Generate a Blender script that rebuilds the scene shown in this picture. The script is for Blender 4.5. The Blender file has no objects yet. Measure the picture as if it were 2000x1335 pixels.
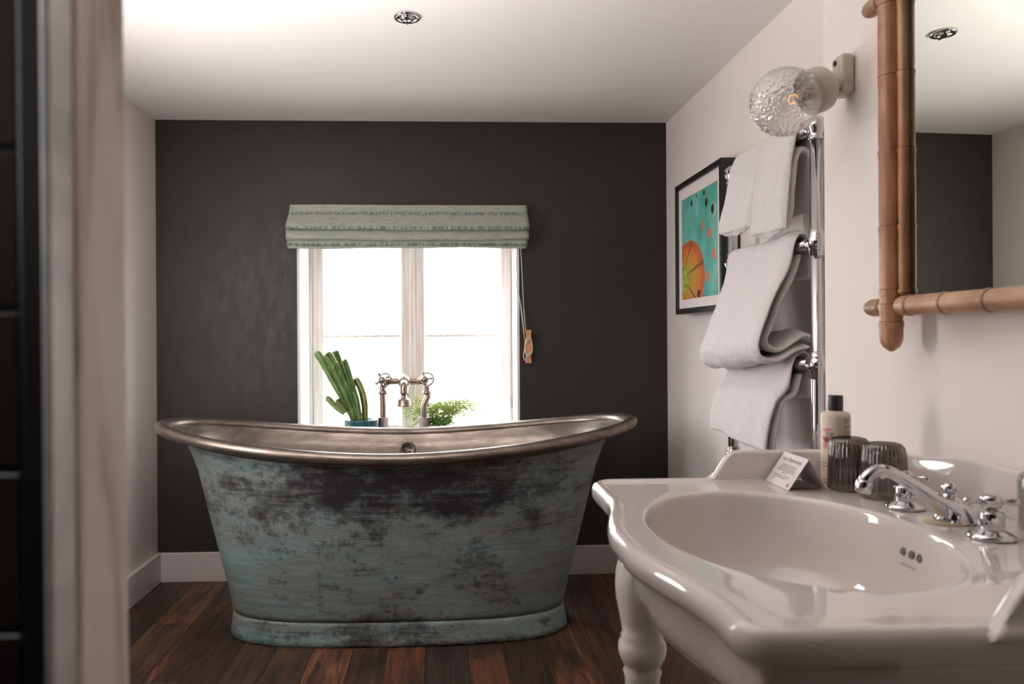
import bpy, bmesh, math, random
from mathutils import Vector, Matrix, noise
random.seed(7)
S = bpy.context.scene
COL = S.collection
PI = math.pi
# ------------------------------------------------------------------ camera
FPX, PX, PY, CH = 1500.0, 934.0, 657.0, 1.1
YAW = -math.atan(66 / 1500); ROLL = math.radians(-0.34)
CR = Matrix.Rotation(YAW, 3, 'Z') @ Matrix.Rotation(PI / 2, 3, 'X') @ Matrix.Rotation(ROLL, 3, 'Z')
cam = bpy.data.cameras.new('camera'); camo = bpy.data.objects.new('camera', cam); COL.objects.link(camo)
camo.matrix_world = Matrix.Translation((0, 0, CH)) @ CR.to_4x4()
cam.sensor_width = 36; cam.lens = 27.0
cam.shift_x = 0.033; cam.shift_y = -0.00525
cam.clip_start = 0.02
cam.dof.use_dof = True; cam.dof.focus_distance = 2.35; cam.dof.aperture_fstop = 5.4
S.camera = camo
# ------------------------------------------------------------------ world, exposure, light
W = bpy.data.worlds.new('overcast_sky'); S.world = W; W.use_nodes = True
wn = W.node_tree.nodes; wl = W.node_tree.links
wbg = wn['Background']; 
wtc = wn.new('ShaderNodeTexCoord'); wsx = wn.new('ShaderNodeSeparateXYZ'); wl.new(wtc.outputs['Generated'], wsx.inputs[0])
wmr = wn.new('ShaderNodeMapRange'); wmr.inputs['From Min'].default_value = -0.12; wmr.inputs['From Max'].default_value = 0.10; wl.new(wsx.outputs['Z'], wmr.inputs['Value'])
wcr = wn.new('ShaderNodeValToRGB'); wl.new(wmr.outputs[0], wcr.inputs['Fac'])
wcr.color_ramp.elements[0].color = (0.30, 0.285, 0.27, 1); wcr.color_ramp.elements[1].color = (0.93, 0.96, 1.0, 1)   # pale ground below, overcast sky above
wl.new(wcr.outputs['Color'], wbg.inputs['Color']); wbg.inputs['Strength'].default_value = 15.0
S.view_settings.view_transform = 'Standard'; S.view_settings.look = 'None'
S.view_settings.exposure = 0.10; S.view_settings.gamma = 1.0
S.view_settings.use_curve_mapping = False
S.cycles.use_denoising = True
S.cycles.max_bounces = 10; S.cycles.diffuse_bounces = 5; S.cycles.glossy_bounces = 5
S.cycles.transmission_bounces = 8; S.cycles.transparent_max_bounces = 12
S.cycles.caustics_reflective = False; S.cycles.caustics_refractive = False
S.cycles.sample_clamp_indirect = 6

def area(name, loc, target, sx, sy, power, col):
    l = bpy.data.lights.new(name, 'AREA'); l.shape = 'RECTANGLE'; l.size = sx; l.size_y = sy
    l.energy = power; l.color = col
    o = bpy.data.objects.new(name, l); COL.objects.link(o); o.location = loc
    o.rotation_euler = (Vector(target) - Vector(loc)).to_track_quat('-Z', 'Y').to_euler()
    return o
# strobe head bounced off the ceiling beside the photographer
bs = area('bounce_strobe_light', (-0.64, 1.12, 1.34), (-0.50, 1.30, 2.09), 0.26, 0.26, 31.0, (1.0, 0.965, 0.945)); bs.data.spread = math.radians(120)
# softbox standing behind the partition, turned towards the tub end of the room
area('softbox_light', (-1.20, 2.15, 1.25), (0.10, 2.75, 1.20), 0.30, 0.90, 13.5, (1.0, 0.97, 0.96))
area('edge_strip_fill_light', (-0.52, 0.28, 1.55), (-0.20, 0.40, 1.50), 0.10, 0.70, 1.6, (1.0, 0.97, 0.95))  # unseen fill lamp added to brighten the metal edge strip
def portal(name, loc, target, sx, sy):
    o = area(name, loc, target, sx, sy, 1.0, (1, 1, 1)); o.data.cycles.is_portal = True
portal('far_window_portal', (-0.16, 3.88, 1.12), (-0.16, 2.9, 1.12), 1.0, 1.06)

# ------------------------------------------------------------------ unprojection of measured photo points
def ray(x, y):
    return CR @ Vector(((x - PX) / FPX, -(y - PY) / FPX, -1.0))
def onY(x, y, Y):
    d = ray(x, y); return Vector((0, 0, CH)) + d * (Y / d.y)
def onX(x, y, X):
    d = ray(x, y); return Vector((0, 0, CH)) + d * (X / d.x)
def onZ(x, y, Z):
    d = ray(x, y); return Vector((0, 0, CH)) + d * ((Z - CH) / d.z)

# ------------------------------------------------------------------ helpers
WL = {}
def wloc(o):
    return WL.get(o.name, Vector((0, 0, 0))) if o else Vector((0, 0, 0))
def tag(o, label=None, cat=None, group=None, kind=None):
    if label: o['label'] = label
    if cat: o['category'] = cat
    if group: o['group'] = group
    if kind: o['kind'] = kind
    return o
def thing(name, label, cat, loc=(0, 0, 0), group=None, kind=None):
    o = bpy.data.objects.new(name, None); COL.objects.link(o); o.location = loc
    o.empty_display_size = 0.05; WL[o.name] = Vector(loc)
    return tag(o, label, cat, group, kind)
def structure_root(name, loc=(0, 0, 0)):
    o = bpy.data.objects.new(name, None); COL.objects.link(o); o.location = loc
    o.empty_display_size = 0.05; WL[o.name] = Vector(loc); o['kind'] = 'structure'
    return o

class MB:
    def __init__(s): s.v = []; s.f = []; s.sm = []
    def add(s, vs, fs, smooth=True):
        b = len(s.v); s.v += [Vector(p) for p in vs]
        for f in fs: s.f.append([i + b for i in f]); s.sm.append(smooth)
        return s
    def box(s, x0, x1, y0, y1, z0, z1):
        vs = [(x, y, z) for z in (z0, z1) for y in (y0, y1) for x in (x0, x1)]
        return s.add(vs, [(0, 2, 3, 1), (4, 5, 7, 6), (0, 1, 5, 4), (2, 6, 7, 3), (0, 4, 6, 2), (1, 3, 7, 5)], False)
    def rings(s, rings, cap0=True, cap1=True, closed=True, smooth=True, loop=False):
        n = len(rings[0]); vs = [p for r in rings for p in r]; fs = []
        m = len(rings)
        for i in range(m if loop else m - 1):
            a = i * n; b = ((i + 1) % m) * n
            for j in range(n if closed else n - 1):
                k = (j + 1) % n; fs.append((a + j, a + k, b + k, b + j))
        if cap0 and not loop: fs.append(tuple(range(n))[::-1])
        if cap1 and not loop: fs.append(tuple((m - 1) * n + j for j in range(n)))
        return s.add(vs, fs, smooth)
    def lathe(s, prof, origin=(0, 0, 0), axis=(0, 0, 1), n=32, cap0=True, cap1=True, mod=None):
        ax = Vector(axis).normalized(); t = Vector((1, 0, 0)) if abs(ax.x) < .9 else Vector((0, 1, 0))
        u = ax.cross(t).normalized(); w = ax.cross(u); o = Vector(origin); R = []
        for r, h in prof:
            R.append([o + ax * h + (u * math.cos(2 * PI * j / n) + w * math.sin(2 * PI * j / n)) * (r * (mod(j / n, h) if mod else 1)) for j in range(n)])
        return s.rings(R, cap0, cap1)
    def tube(s, path, rad, n=14, cap=True, loop=False):
        P = [Vector(p) for p in path]; m = len(P)
        if not isinstance(rad, (list, tuple)): rad = [rad] * m
        R = []; prev = None
        for i in range(m):
            a = P[(i - 1) % m] if (i > 0 or loop) else P[i]; b = P[(i + 1) % m] if (i < m - 1 or loop) else P[i]
            t = (b - a).normalized()
            if prev is None:
                u = t.cross(Vector((0, 0, 1)));
                if u.length < .1: u = t.cross(Vector((0, 1, 0)))
            else: u = prev - t * prev.dot(t)
            u.normalize(); prev = u; w = t.cross(u)
            R.append([P[i] + (u * math.cos(2 * PI * j / n) + w * math.sin(2 * PI * j / n)) * rad[i] for j in range(n)])
        return s.rings(R, cap, cap, loop=loop)
    def ball(s, c, r, n=16, m=10, sz=1.0):
        prof = [(max(1e-5, r * math.sin(PI * i / m)), -r * sz * math.cos(PI * i / m)) for i in range(m + 1)]
        return s.lathe(prof, c, (0, 0, 1), n)
    def build(s, name, mat, parent=None, bevel=0, seg=2, subsurf=0, root=None):
        me = bpy.data.meshes.new(name)
        off = wloc(parent)
        me.from_pydata([tuple(p - off) for p in s.v], [], s.f)
        me.polygons.foreach_set('use_smooth', s.sm)
        bm = bmesh.new(); bm.from_mesh(me); bmesh.ops.remove_doubles(bm, verts=bm.verts, dist=1e-6)
        bmesh.ops.recalc_face_normals(bm, faces=bm.faces); bm.to_mesh(me); bm.free()
        me.materials.append(mat); me.update()
        o = bpy.data.objects.new(name, me); COL.objects.link(o)
        if parent: o.parent = parent
        WL[o.name] = off
        if bevel:
            b = o.modifiers.new('bevel', 'BEVEL'); b.width = bevel; b.segments = seg; b.limit_method = 'ANGLE'; b.angle_limit = .7
            b.harden_normals = False
        if subsurf:
            b = o.modifiers.new('sub', 'SUBSURF'); b.levels = subsurf; b.render_levels = subsurf
        return o
def spline(pts, n=8, loop=False):
    P = [Vector(p) for p in pts]; m = len(P); out = []
    for i in range(m if loop else m - 1):
        g = (lambda k: P[k % m]) if loop else (lambda k: P[min(max(k, 0), m - 1)])
        p0, p1, p2, p3 = g(i - 1), g(i), g(i + 1), g(i + 2)
        for j in range(n):
            t = j / n
            out.append(0.5 * ((2 * p1) + (p2 - p0) * t + (2 * p0 - 5 * p1 + 4 * p2 - p3) * t * t + (3 * p1 - p0 - 3 * p2 + p3) * t ** 3))
    if not loop: out.append(P[-1])
    return out
def lerp(a, b, t): return a + (b - a) * t
def sstep(a, b, x):
    t = min(1, max(0, (x - a) / (b - a))); return t * t * (3 - 2 * t)

# ------------------------------------------------------------------ materials
def lin(c):
    return tuple(((v / 255) / 12.92 if v / 255 <= .04045 else ((v / 255 + .055) / 1.055) ** 2.4) for v in c) + (1.0,)
class NT:
    def __init__(s, name):
        s.m = bpy.data.materials.new(name); s.m.use_nodes = True; s.t = s.m.node_tree; s.N = s.t.nodes; s.L = s.t.links
        s.b = s.N['Principled BSDF']
    def n(s, typ, **kw):
        o = s.N.new(typ)
        for k, v in kw.items():
            if k.startswith('i_'):
                key = k[2:].replace('_', ' ')
                o.inputs[key].default_value = v
            else: setattr(o, k, v)
        return o
    def l(s, a, b): s.L.new(a, b)
    def coord(s, kind='Object', scale=(1, 1, 1), rot=(0, 0, 0), loc=(0, 0, 0)):
        if kind == 'World':
            g = s.n('ShaderNodeNewGeometry'); src = g.outputs['Position']
        else:
            g = s.n('ShaderNodeTexCoord'); src = g.outputs[kind]
        mp = s.n('ShaderNodeMapping'); s.l(src, mp.inputs['Vector'])
        mp.inputs['Scale'].default_value = scale; mp.inputs['Rotation'].default_value = rot; mp.inputs['Location'].default_value = loc
        return mp.outputs['Vector']
    def noise(s, vec, scale=5, detail=4, rough=.55, dist=0):
        o = s.n('ShaderNodeTexNoise'); s.l(vec, o.inputs['Vector'])
        o.inputs['Scale'].default_value = scale; o.inputs['Detail'].default_value = detail
        o.inputs['Roughness'].default_value = rough; o.inputs['Distortion'].default_value = dist
        return o.outputs['Fac']
    def ramp(s, fac, stops, interp='LINEAR'):
        o = s.n('ShaderNodeValToRGB'); s.l(fac, o.inputs['Fac']); cr = o.color_ramp; cr.interpolation = interp
        while len(cr.elements) < len(stops): cr.elements.new(.5)
        for e, (p, c) in zip(cr.elements, stops):
            e.position = p; e.color = c if isinstance(c, tuple) else (c, c, c, 1)
        return o.outputs['Color']
    def math(s, op, a, b=None, clamp=False):
        o = s.n('ShaderNodeMath', operation=op); o.use_clamp = clamp
        for i, v in enumerate((a, b)):
            if v is None: continue
            if hasattr(v, 'links'): s.l(v, o.inputs[i])
            else: o.inputs[i].default_value = v
        return o.outputs[0]
    def mix(s, fac, a, b, mode='MIX'):
        o = s.n('ShaderNodeMix', data_type='RGBA', blend_type=mode)
        for i, v in ((0, fac), (6, a), (7, b)):
            if hasattr(v, 'links'): s.l(v, o.inputs[i])
            else: o.inputs[i].default_value = v
        return o.outputs[2]
    def bump(s, h, strength=.3, dist=.002):
        o = s.n('ShaderNodeBump'); s.l(h, o.inputs['Height']); o.inputs['Strength'].default_value = strength; o.inputs['Distance'].default_value = dist
        s.l(o.outputs['Normal'], s.b.inputs['Normal'])
    def set(s, color=None, rough=None, metal=None, **kw):
        for k, v in (('Base Color', color), ('Roughness', rough), ('Metallic', metal)):
            if v is None: continue
            if hasattr(v, 'links'): s.l(v, s.b.inputs[k])
            else: s.b.inputs[k].default_value = v
        for k, v in kw.items(): s.b.inputs[k.replace('_', ' ')].default_value = v
        return s
def simple(name, c, rough=.5, metal=0, var=.06, scale=8, bump=0, bscale=60, **kw):
    t = NT(name); v = t.coord('World'); nz = t.noise(v, scale, 5)
    c1 = lin(c); lo = tuple(x * (1 - var) for x in c1[:3]) + (1,); hi = tuple(min(1, x * (1 + var)) for x in c1[:3]) + (1,)
    t.set(t.ramp(nz, [(.3, lo), (.7, hi)]), rough, metal, **kw)
    if bump: t.bump(t.noise(v, bscale, 4), bump, .001)
    return t.m

M = {}
M['wall'] = simple('white_wall_paint', (238, 228, 223), .75, var=.02, scale=2.5, bump=.12, bscale=35)
M['ceiling'] = simple('ceiling_paint', (235, 230, 227), .8, var=.01, scale=2)
# black wall: satin dark paint with scuffs
t = NT('charcoal_wall_paint'); v = t.coord('World')
n1 = t.noise(v, 1.6, 5); n2 = t.noise(t.coord('World', (1, 1, .35), (0, .5, 0)), 30, 3, .7)
c = t.ramp(n1, [(.35, lin((37, 31, 27))), (.7, lin((42, 35, 31)))])
sp = t.ramp(t.noise(v, 75, 2, .5), [(.715, 0.0), (.74, 1.0)])
m2 = t.math('MULTIPLY', sp, .35)
c = t.mix(m2, c, lin((120, 114, 110)))
t.set(c, t.ramp(n2, [(.3, .5), (.7, .62)])); t.bump(t.noise(v, 14, 5), .15, .003); M['black'] = t.m
M['white_paint'] = simple('white_gloss_woodwork', (214, 203, 200), .38, var=.03, scale=6)
M['reveal'] = simple('window_reveal_paint', (232, 230, 232), .6, var=.02)
# weathered limewashed window wood, colour lightened to stand in for window glare
t = NT('limewashed_window_wood'); v = t.coord('World', (60, 60, 3)); nz = t.noise(v, 1, 5, .6)
t.set(t.ramp(nz, [(.3, lin((222, 204, 195))), (.55, lin((243, 234, 229))), (.75, lin((248, 243, 240)))]), .6); t.bump(nz, .3, .001); M['win_wood'] = t.m
# floor boards
def wood(name, cols, rough=.45):
    t = NT(name)
    oi = t.n('ShaderNodeObjectInfo'); g = t.n('ShaderNodeNewGeometry')
    off = t.n('ShaderNodeVectorMath', operation='SCALE'); off.inputs[0].default_value = (17, 31, 5); t.l(oi.outputs['Random'], off.inputs['Scale'])
    ad = t.n('ShaderNodeVectorMath', operation='ADD'); t.l(g.outputs['Position'], ad.inputs[0]); t.l(off.outputs[0], ad.inputs[1])
    mp = t.n('ShaderNodeMapping'); mp.inputs['Scale'].default_value = (1, .07, 1); t.l(ad.outputs[0], mp.inputs['Vector'])
    g1 = t.noise(mp.outputs[0], 46, 7, .68, .8); mp2 = t.n('ShaderNodeMapping'); mp2.inputs['Scale'].default_value = (1, .3, 1); t.l(ad.outputs[0], mp2.inputs['Vector'])
    g2 = t.noise(mp2.outputs[0], 7, 4, .6, .6)
    base = t.ramp(oi.outputs['Random'], cols)
    c = t.mix(t.ramp(g1, [(.36, 1.0), (.56, 0.0)]), base, lin((26, 16, 12)), 'MIX')
    c2 = t.mix(t.ramp(g2, [(.46, 0.0), (.64, .8)]), c, lin((30, 22, 18)))
    c3 = t.mix(t.math('MULTIPLY', t.ramp(g1, [(.6, 0.0), (.74, 1.0)]), .45), c2, lin((165, 112, 78)))
    t.set(c3, t.ramp(g1, [(.3, rough + .12), (.7, rough - .06)])); t.bump(g1, .55, .0025); return t.m
M['plank'] = wood('reclaimed_floor_wood', [(0, lin((58, 38, 27))), (.2, lin((100, 60, 38))), (.4, lin((52, 41, 36))), (.6, lin((106, 66, 42))), (.8, lin((68, 48, 37))), (1, lin((84, 52, 35)))], .45)
M['subfloor'] = simple('dark_subfloor', (22, 15, 12), .9)
# tub verdigris
t = NT('distressed_verdigris_paint'); g = t.n('ShaderNodeTexCoord'); sep = t.n('ShaderNodeSeparateXYZ'); t.l(g.outputs['Object'], sep.inputs[0])
big = t.noise(t.coord('Object', (1.0, 1.0, 2.2), loc=(3.1, 0, 1.7)), 3.3, 4, .6, .4)
streak = t.noise(t.coord('Object', (1.6, 1.6, 30)), 2.4, 8, .78, .35)
vert = t.noise(t.coord('Object', (40, 40, 2.5)), 2.2, 5, .7)
fine = t.noise(t.coord('Object', (1, 1, 1.6)), 42, 6, .8)
patchy = t.noise(t.coord('Object', (1, 1, 1.4), loc=(9, 2, 4)), 9, 6, .75, .3)
# worn band high on the body and a second one on the lower plinth
band = t.ramp(sep.outputs['Z'], [(0.0, .44), (.05, .30), (.09, .16), (.2, .10), (.33, .24), (.45, .34), (.52, .46), (.6, .58), (.66, .50), (.7, .34)])
xm = t.ramp(t.math('ABSOLUTE', sep.outputs['X']), [(.25, 1.0), (.62, .45), (.80, .25)])
bx = t.math('MULTIPLY', band, xm)
s1 = t.math('ADD', t.math('MULTIPLY', big, .52), t.math('MULTIPLY', streak, .44))
s2 = t.math('ADD', s1, t.math('MULTIPLY', patchy, .42)); s3 = t.math('ADD', s2, t.math('MULTIPLY', fine, .26))
s3 = t.math('ADD', s3, t.math('MULTIPLY', vert, .10)); s4 = t.math('ADD', s3, t.math('MULTIPLY', bx, .42))
mask = t.ramp(t.math('MULTIPLY', s4, .5), [(.478, 0.0), (.512, .6), (.555, 1.0)])
teal = t.ramp(t.math('ADD', t.math('MULTIPLY', streak, .6), t.math('MULTIPLY', t.noise(t.coord('Object', (1, 1, 1)), 2.5, 3), .4)),
              [(.36, lin((84, 106, 102))), (.5, lin((112, 134, 131))), (.62, lin((130, 144, 143))), (.74, lin((100, 142, 134)))])
teal = t.mix(t.ramp(t.noise(t.coord('Object', (1, 1, 2.5), loc=(5, 5, 5)), 3.2, 5, .65, .5), [(.36, 0.0), (.54, .92)]), teal, t.ramp(streak, [(.35, lin((92, 96, 93))), (.6, lin((122, 125, 122)))]))
teal = t.mix(t.math('MULTIPLY', t.ramp(fine, [(.5, 0.0), (.66, 1.0)]), .25), teal, lin((60, 74, 70)))
dark = t.ramp(fine, [(.35, lin((15, 13, 14))), (.65, lin((32, 26, 27)))])
t.set(t.mix(mask, teal, dark), t.ramp(mask, [(0, .5), (1, .6)])); t.bump(t.math('ADD', streak, fine), .2, .0015); M['patina'] = t.m
# aged nickel / tin
t = NT('aged_tin_lining'); v = t.coord('Object', (1, 1, 2.5)); a = t.noise(v, 5, 6, .65, .4); b = t.noise(t.coord('Object', (2, 2, 18)), 6, 5, .7)
s1 = t.math('ADD', t.math('MULTIPLY', a, .6), t.math('MULTIPLY', b, .4))
t.set(t.ramp(s1, [(.32, lin((88, 78, 71))), (.5, lin((130, 118, 109))), (.68, lin((168, 156, 146)))]), t.ramp(a, [(.3, .46), (.7, .3)]), .9); t.bump(b, .12, .001); M['tin'] = t.m
M['nickel'] = simple('aged_nickel', (158, 142, 132), .34, 1, var=.2, scale=25)
M['chrome'] = simple('polished_chrome', (205, 205, 208), .07, 1, var=.02)
M['ceramic'] = simple('white_sanitaryware_glaze', (216, 208, 205), .05, 0, var=.01, scale=3, Coat_Weight=.4, Coat_Roughness=.02)
M['darkhole'] = simple('dark_hole', (26, 22, 20), .7)
M['shadehole'] = simple('overflow_hole_shade', (84, 70, 62), .5)  # brown disc colour stands in for the shade inside the overflow holes
M['gold'] = simple('brass_gold', (214, 164, 84), .25, 1)
M['limescale'] = simple('yellowed_sealant', (206, 188, 158), .6)
# bamboo
t = NT('varnished_bamboo'); v = t.coord('World', (60, 60, 4)); a = t.noise(v, 1, 5, .6); b = t.noise(t.coord('World', (1, 1, 1)), 9, 4, .6)
s1 = t.math('ADD', t.math('MULTIPLY', a, .5), t.math('MULTIPLY', b, .5))
t.set(t.ramp(s1, [(.34, lin((104, 70, 46))), (.5, lin((152, 106, 74))), (.66, lin((186, 148, 114)))]), .42); M['bamboo'] = t.m
t = NT('varnished_bamboo_level'); v = t.coord('World', (60, 4, 60)); a = t.noise(v, 1, 5, .6)
s1 = t.math('ADD', t.math('MULTIPLY', a, .5), t.math('MULTIPLY', t.noise(t.coord('World', (1, 1, 1)), 9, 4, .6), .5))
t.set(t.ramp(s1, [(.34, lin((116, 84, 60))), (.5, lin((158, 120, 92))), (.66, lin((190, 158, 130)))]), .42); M['bamboo2'] = t.m
M['bamboo_node'] = simple('bamboo_ring', (120, 82, 52), .5, var=.2)
t = NT('mirror_glass'); t.set((.84, .88, .81, 1), .0, 1.0); M['mirror'] = t.m
# towel
t = NT('white_terry_cotton'); v = t.coord('World'); a = t.noise(v, 420, 3, .8); b = t.noise(v, 120, 4, .7)
t.set(t.ramp(a, [(.3, lin((214, 208, 208))), (.7, lin((244, 240, 240)))]), .95, Sheen_Weight=.4); t.bump(t.math('ADD', a, b), .6, .003); M['towel'] = t.m
# blind
t = NT('sage_flecked_linen'); sepz = t.n('ShaderNodeSeparateXYZ'); g = t.n('ShaderNodeNewGeometry'); t.l(g.outputs['Position'], sepz.inputs[0])
a = t.noise(t.coord('World', (1, 1, 1)), 120, 4, .75); hz = t.noise(t.coord('World', (.3, 1, 2)), 90, 3, .7); rows = t.math('SINE', t.math('MULTIPLY', sepz.outputs['Z'], 88.0))
dash = t.noise(t.coord('World', (2.6, 1, .25)), 46, 2, .6)
base = t.ramp(hz, [(.3, lin((138, 150, 136))), (.5, lin((166, 172, 156))), (.72, lin((184, 180, 164)))])
rowm = t.ramp(rows, [(.62, 0.0), (.9, 1.0)]); dm = t.math('MULTIPLY', rowm, t.ramp(dash, [(.42, 0.0), (.56, .8)]))
base = t.mix(t.math('MULTIPLY', t.ramp(a, [(.5, 0.0), (.62, 1.0)]), .3), base, lin((100, 116, 112)))
t.set(t.mix(dm, base, lin((84, 108, 108))), .9, Sheen_Weight=.2); t.bump(a, .3, .001); M['blind'] = t.m
M['pale_wood'] = simple('pale_orange_wood', (206, 146, 104), .5, var=.15, scale=30)
M['cord'] = simple('cream_cord', (216, 204, 190), .9)
# plants
t = NT('cactus_skin'); a = t.noise(t.coord('World', (1, 1, .4)), 40, 4); t.set(t.ramp(a, [(.3, lin((46, 80, 34))), (.55, lin((84, 120, 52))), (.75, lin((146, 168, 104)))]), .45, Subsurface_Weight=.1)
M['cactus'] = t.m
M['spine'] = simple('cactus_spines', (196, 186, 140), .8, var=.2)
t = NT('maidenhair_leaf'); a = t.noise(t.coord('World'), 30, 3); t.set(t.ramp(a, [(.3, lin((104, 132, 50))), (.5, lin((150, 166, 80))), (.7, lin((184, 192, 120)))]), .6)
tr = t.n('ShaderNodeBsdfTranslucent'); tr.inputs['Color'].default_value = lin((120, 134, 62)); mx = t.n('ShaderNodeMixShader'); mx.inputs[0].default_value = .45
t.l(t.b.outputs[0], mx.inputs[1]); t.l(tr.outputs[0], mx.inputs[2]); t.l(mx.outputs[0], t.N['Material Output'].inputs[0]); M['fern'] = t.m
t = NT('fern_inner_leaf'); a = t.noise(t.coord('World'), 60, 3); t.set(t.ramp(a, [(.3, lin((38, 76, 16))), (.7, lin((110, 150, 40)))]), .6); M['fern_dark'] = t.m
M['stem'] = simple('thin_brown_stem', (96, 92, 50), .7)
t = NT('teal_glazed_pot'); a = t.noise(t.coord('Object', (14, 14, .6)), 4, 4); t.set(t.ramp(a, [(.3, lin((24, 62, 68))), (.5, lin((52, 100, 104))), (.7, lin((96, 134, 132)))]), .2); M['teal_pot'] = t.m
M['cream_pot'] = simple('cream_pot_glaze', (186, 172, 158), .5)
M['soil'] = simple('potting_soil', (64, 44, 34), .95, var=.3, scale=80)
# picture
M['black_wood'] = simple('black_stained_frame', (30, 26, 26), .35, var=.2, scale=20)
M['mount'] = simple('white_mount_board', (222, 212, 210), .7, var=.01)
# glass family (real transmission mixed with clear transparency for thin walls)
def glassy(name, tint, transp=.5, rough=.02, ior=1.45):
    t = NT(name); t.set(tint, rough, 0, IOR=ior, Transmission_Weight=1.0)
    tb = t.n('ShaderNodeBsdfTransparent'); tb.inputs['Color'].default_value = tint; mx = t.n('ShaderNodeMixShader'); mx.inputs[0].default_value = transp
    t.l(t.b.outputs[0], mx.inputs[1]); t.l(tb.outputs[0], mx.inputs[2]); t.l(mx.outputs[0], t.N['Material Output'].inputs[0]); return t.m
def pane_glass(name, tint, refl=.06, rough=0.0):
    t = NT(name); t.N.remove(t.b)
    tb = t.n('ShaderNodeBsdfTransparent'); tb.inputs['Color'].default_value = tint
    gb = t.n('ShaderNodeBsdfGlossy'); gb.inputs['Roughness'].default_value = rough; mx = t.n('ShaderNodeMixShader'); mx.inputs[0].default_value = refl
    t.l(tb.outputs[0], mx.inputs[1]); t.l(gb.outputs[0], mx.inputs[2]); t.l(mx.outputs[0], t.N['Material Output'].inputs[0]); return t.m
M['pane'] = pane_glass('window_glass', (.97, .98, .98, 1))
M['smoke'] = pane_glass('smoke_grey_glass', (.52, .47, .43, 1), .15, .05)
M['clearglass'] = pane_glass('pale_grey_glass', (.80, .80, .80, 1), .10, .03)
M['bubble'] = pane_glass('bubble_glass', (.99, .985, .98, 1), .17, .03)
M['porcelain'] = simple('ivory_porcelain', (186, 176, 160), .3, var=.02)
M['filament'] = None
t = NT('warm_filament'); t.set((1, .5, .2, 1), .5, 0); t.b.inputs['Emission Color'].default_value = (1, .42, .12, 1); t.b.inputs['Emission Strength'].default_value = 1.6; M['filament'] = t.m
# bottle
M['cap'] = simple('black_plastic_cap', (20, 22, 26), .35)
M['lotion'] = simple('cream_bottle_plastic', (214, 198, 182), .45, var=.02)
M['print'] = simple('grey_print', (120, 108, 102), .7)
M['pinkflower'] = simple('pink_print', (196, 138, 140), .6, var=.25, scale=90)
M['redflower'] = simple('crimson_print', (132, 52, 66), .6, var=.3, scale=90)
M['greyflower'] = simple('grey_petal_print', (150, 140, 128), .6, var=.15, scale=90)
M['card'] = simple('white_card', (222, 214, 216), .8, var=.01)
M['ink'] = simple('grey_ink', (120, 110, 114), .8, var=.02)
M['darktile'] = simple('dark_brown_tile', (46, 38, 34), .35, var=.15, scale=4)
M['grout'] = simple('black_grout', (14, 12, 11), .9)
M['blacktrim'] = simple('black_edge_trim', (26, 24, 22), .45)
t = NT('brushed_aluminium'); a = t.noise(t.coord('World', (1, 1, 3)), 7, 4); t.set(t.ramp(a, [(.3, lin((190, 192, 192))), (.6, lin((225, 224, 222)))]), .42, .25); M['alu'] = t.m
t = NT('limewashed_post_wood'); v = t.coord('World', (18, 18, 3.2)); a = t.noise(v, 1, 5, .55, 1.2)
t.set(t.ramp(a, [(.32, lin((168, 152, 140))), (.46, lin((226, 212, 203))), (.6, lin((238, 226, 219)))]), .75); M['post'] = t.m

# ------------------------------------------------------------------ room shell
XL, XN, XR, YJ, YW, YB, ZC = -1.305, 0.86, 1.04, 1.70, 3.545, -1.0, 2.092
def struct(mb, name, mat, parent=None, **k):
    o = mb.build(name, mat, parent, **k)
    if not parent: o['kind'] = 'structure'
    return o
floor = struct(MB().box(XL - .15, XR + .15, YB - .1, YW + .3, -.12, -.012), 'floor', M['subfloor'])
struct(MB().box(XL - .15, XR + .3, YB - .1, YW + .33, ZC, ZC + .1), 'ceiling', M['ceiling'])
struct(MB().box(XL - .12, XL, YB, YW + .3, -.012, ZC), 'wall_left', M['wall'])
struct(MB().box(XR, XR + .12, YJ, YW + .3, -.012, ZC), 'wall_right', M['wall'])
struct(MB().box(XN, XR + .12, YB, YJ, -.012, ZC), 'wall_right_front', M['wall'])
struct(MB().box(XL, XR + .12, YB - .1, YB, -.012, ZC), 'wall_behind', M['black'])
# far wall with the window opening
WX0, WX1, WZ0, WZ1 = -0.671, 0.347, 0.585, 1.66
mb = MB().box(XL, WX0, YW, YW + .30, -.012, ZC).box(WX1, XR, YW, YW + .30, -.012, ZC)
mb.box(WX0, WX1, YW, YW + .30, -.012, WZ0 - .03).box(WX0, WX1, YW, YW + .30, WZ1, ZC)
struct(mb, 'wall_back', M['black'])
def baseboard(name, boxes):
    mb = MB()
    for b in boxes: mb.box(*b)
    struct(mb, name, M['white_paint'], bevel=.004)
baseboard('baseboard_back', [(XL + .015, XR - .015, YW - .015, YW, -.008, .13)])
baseboard('baseboard_left', [(XL, XL + .018, .6, YW, -.008, .13)])
baseboard('baseboard_right', [(XR - .018, XR, YJ, YW - .015, -.008, .13)])
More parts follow.
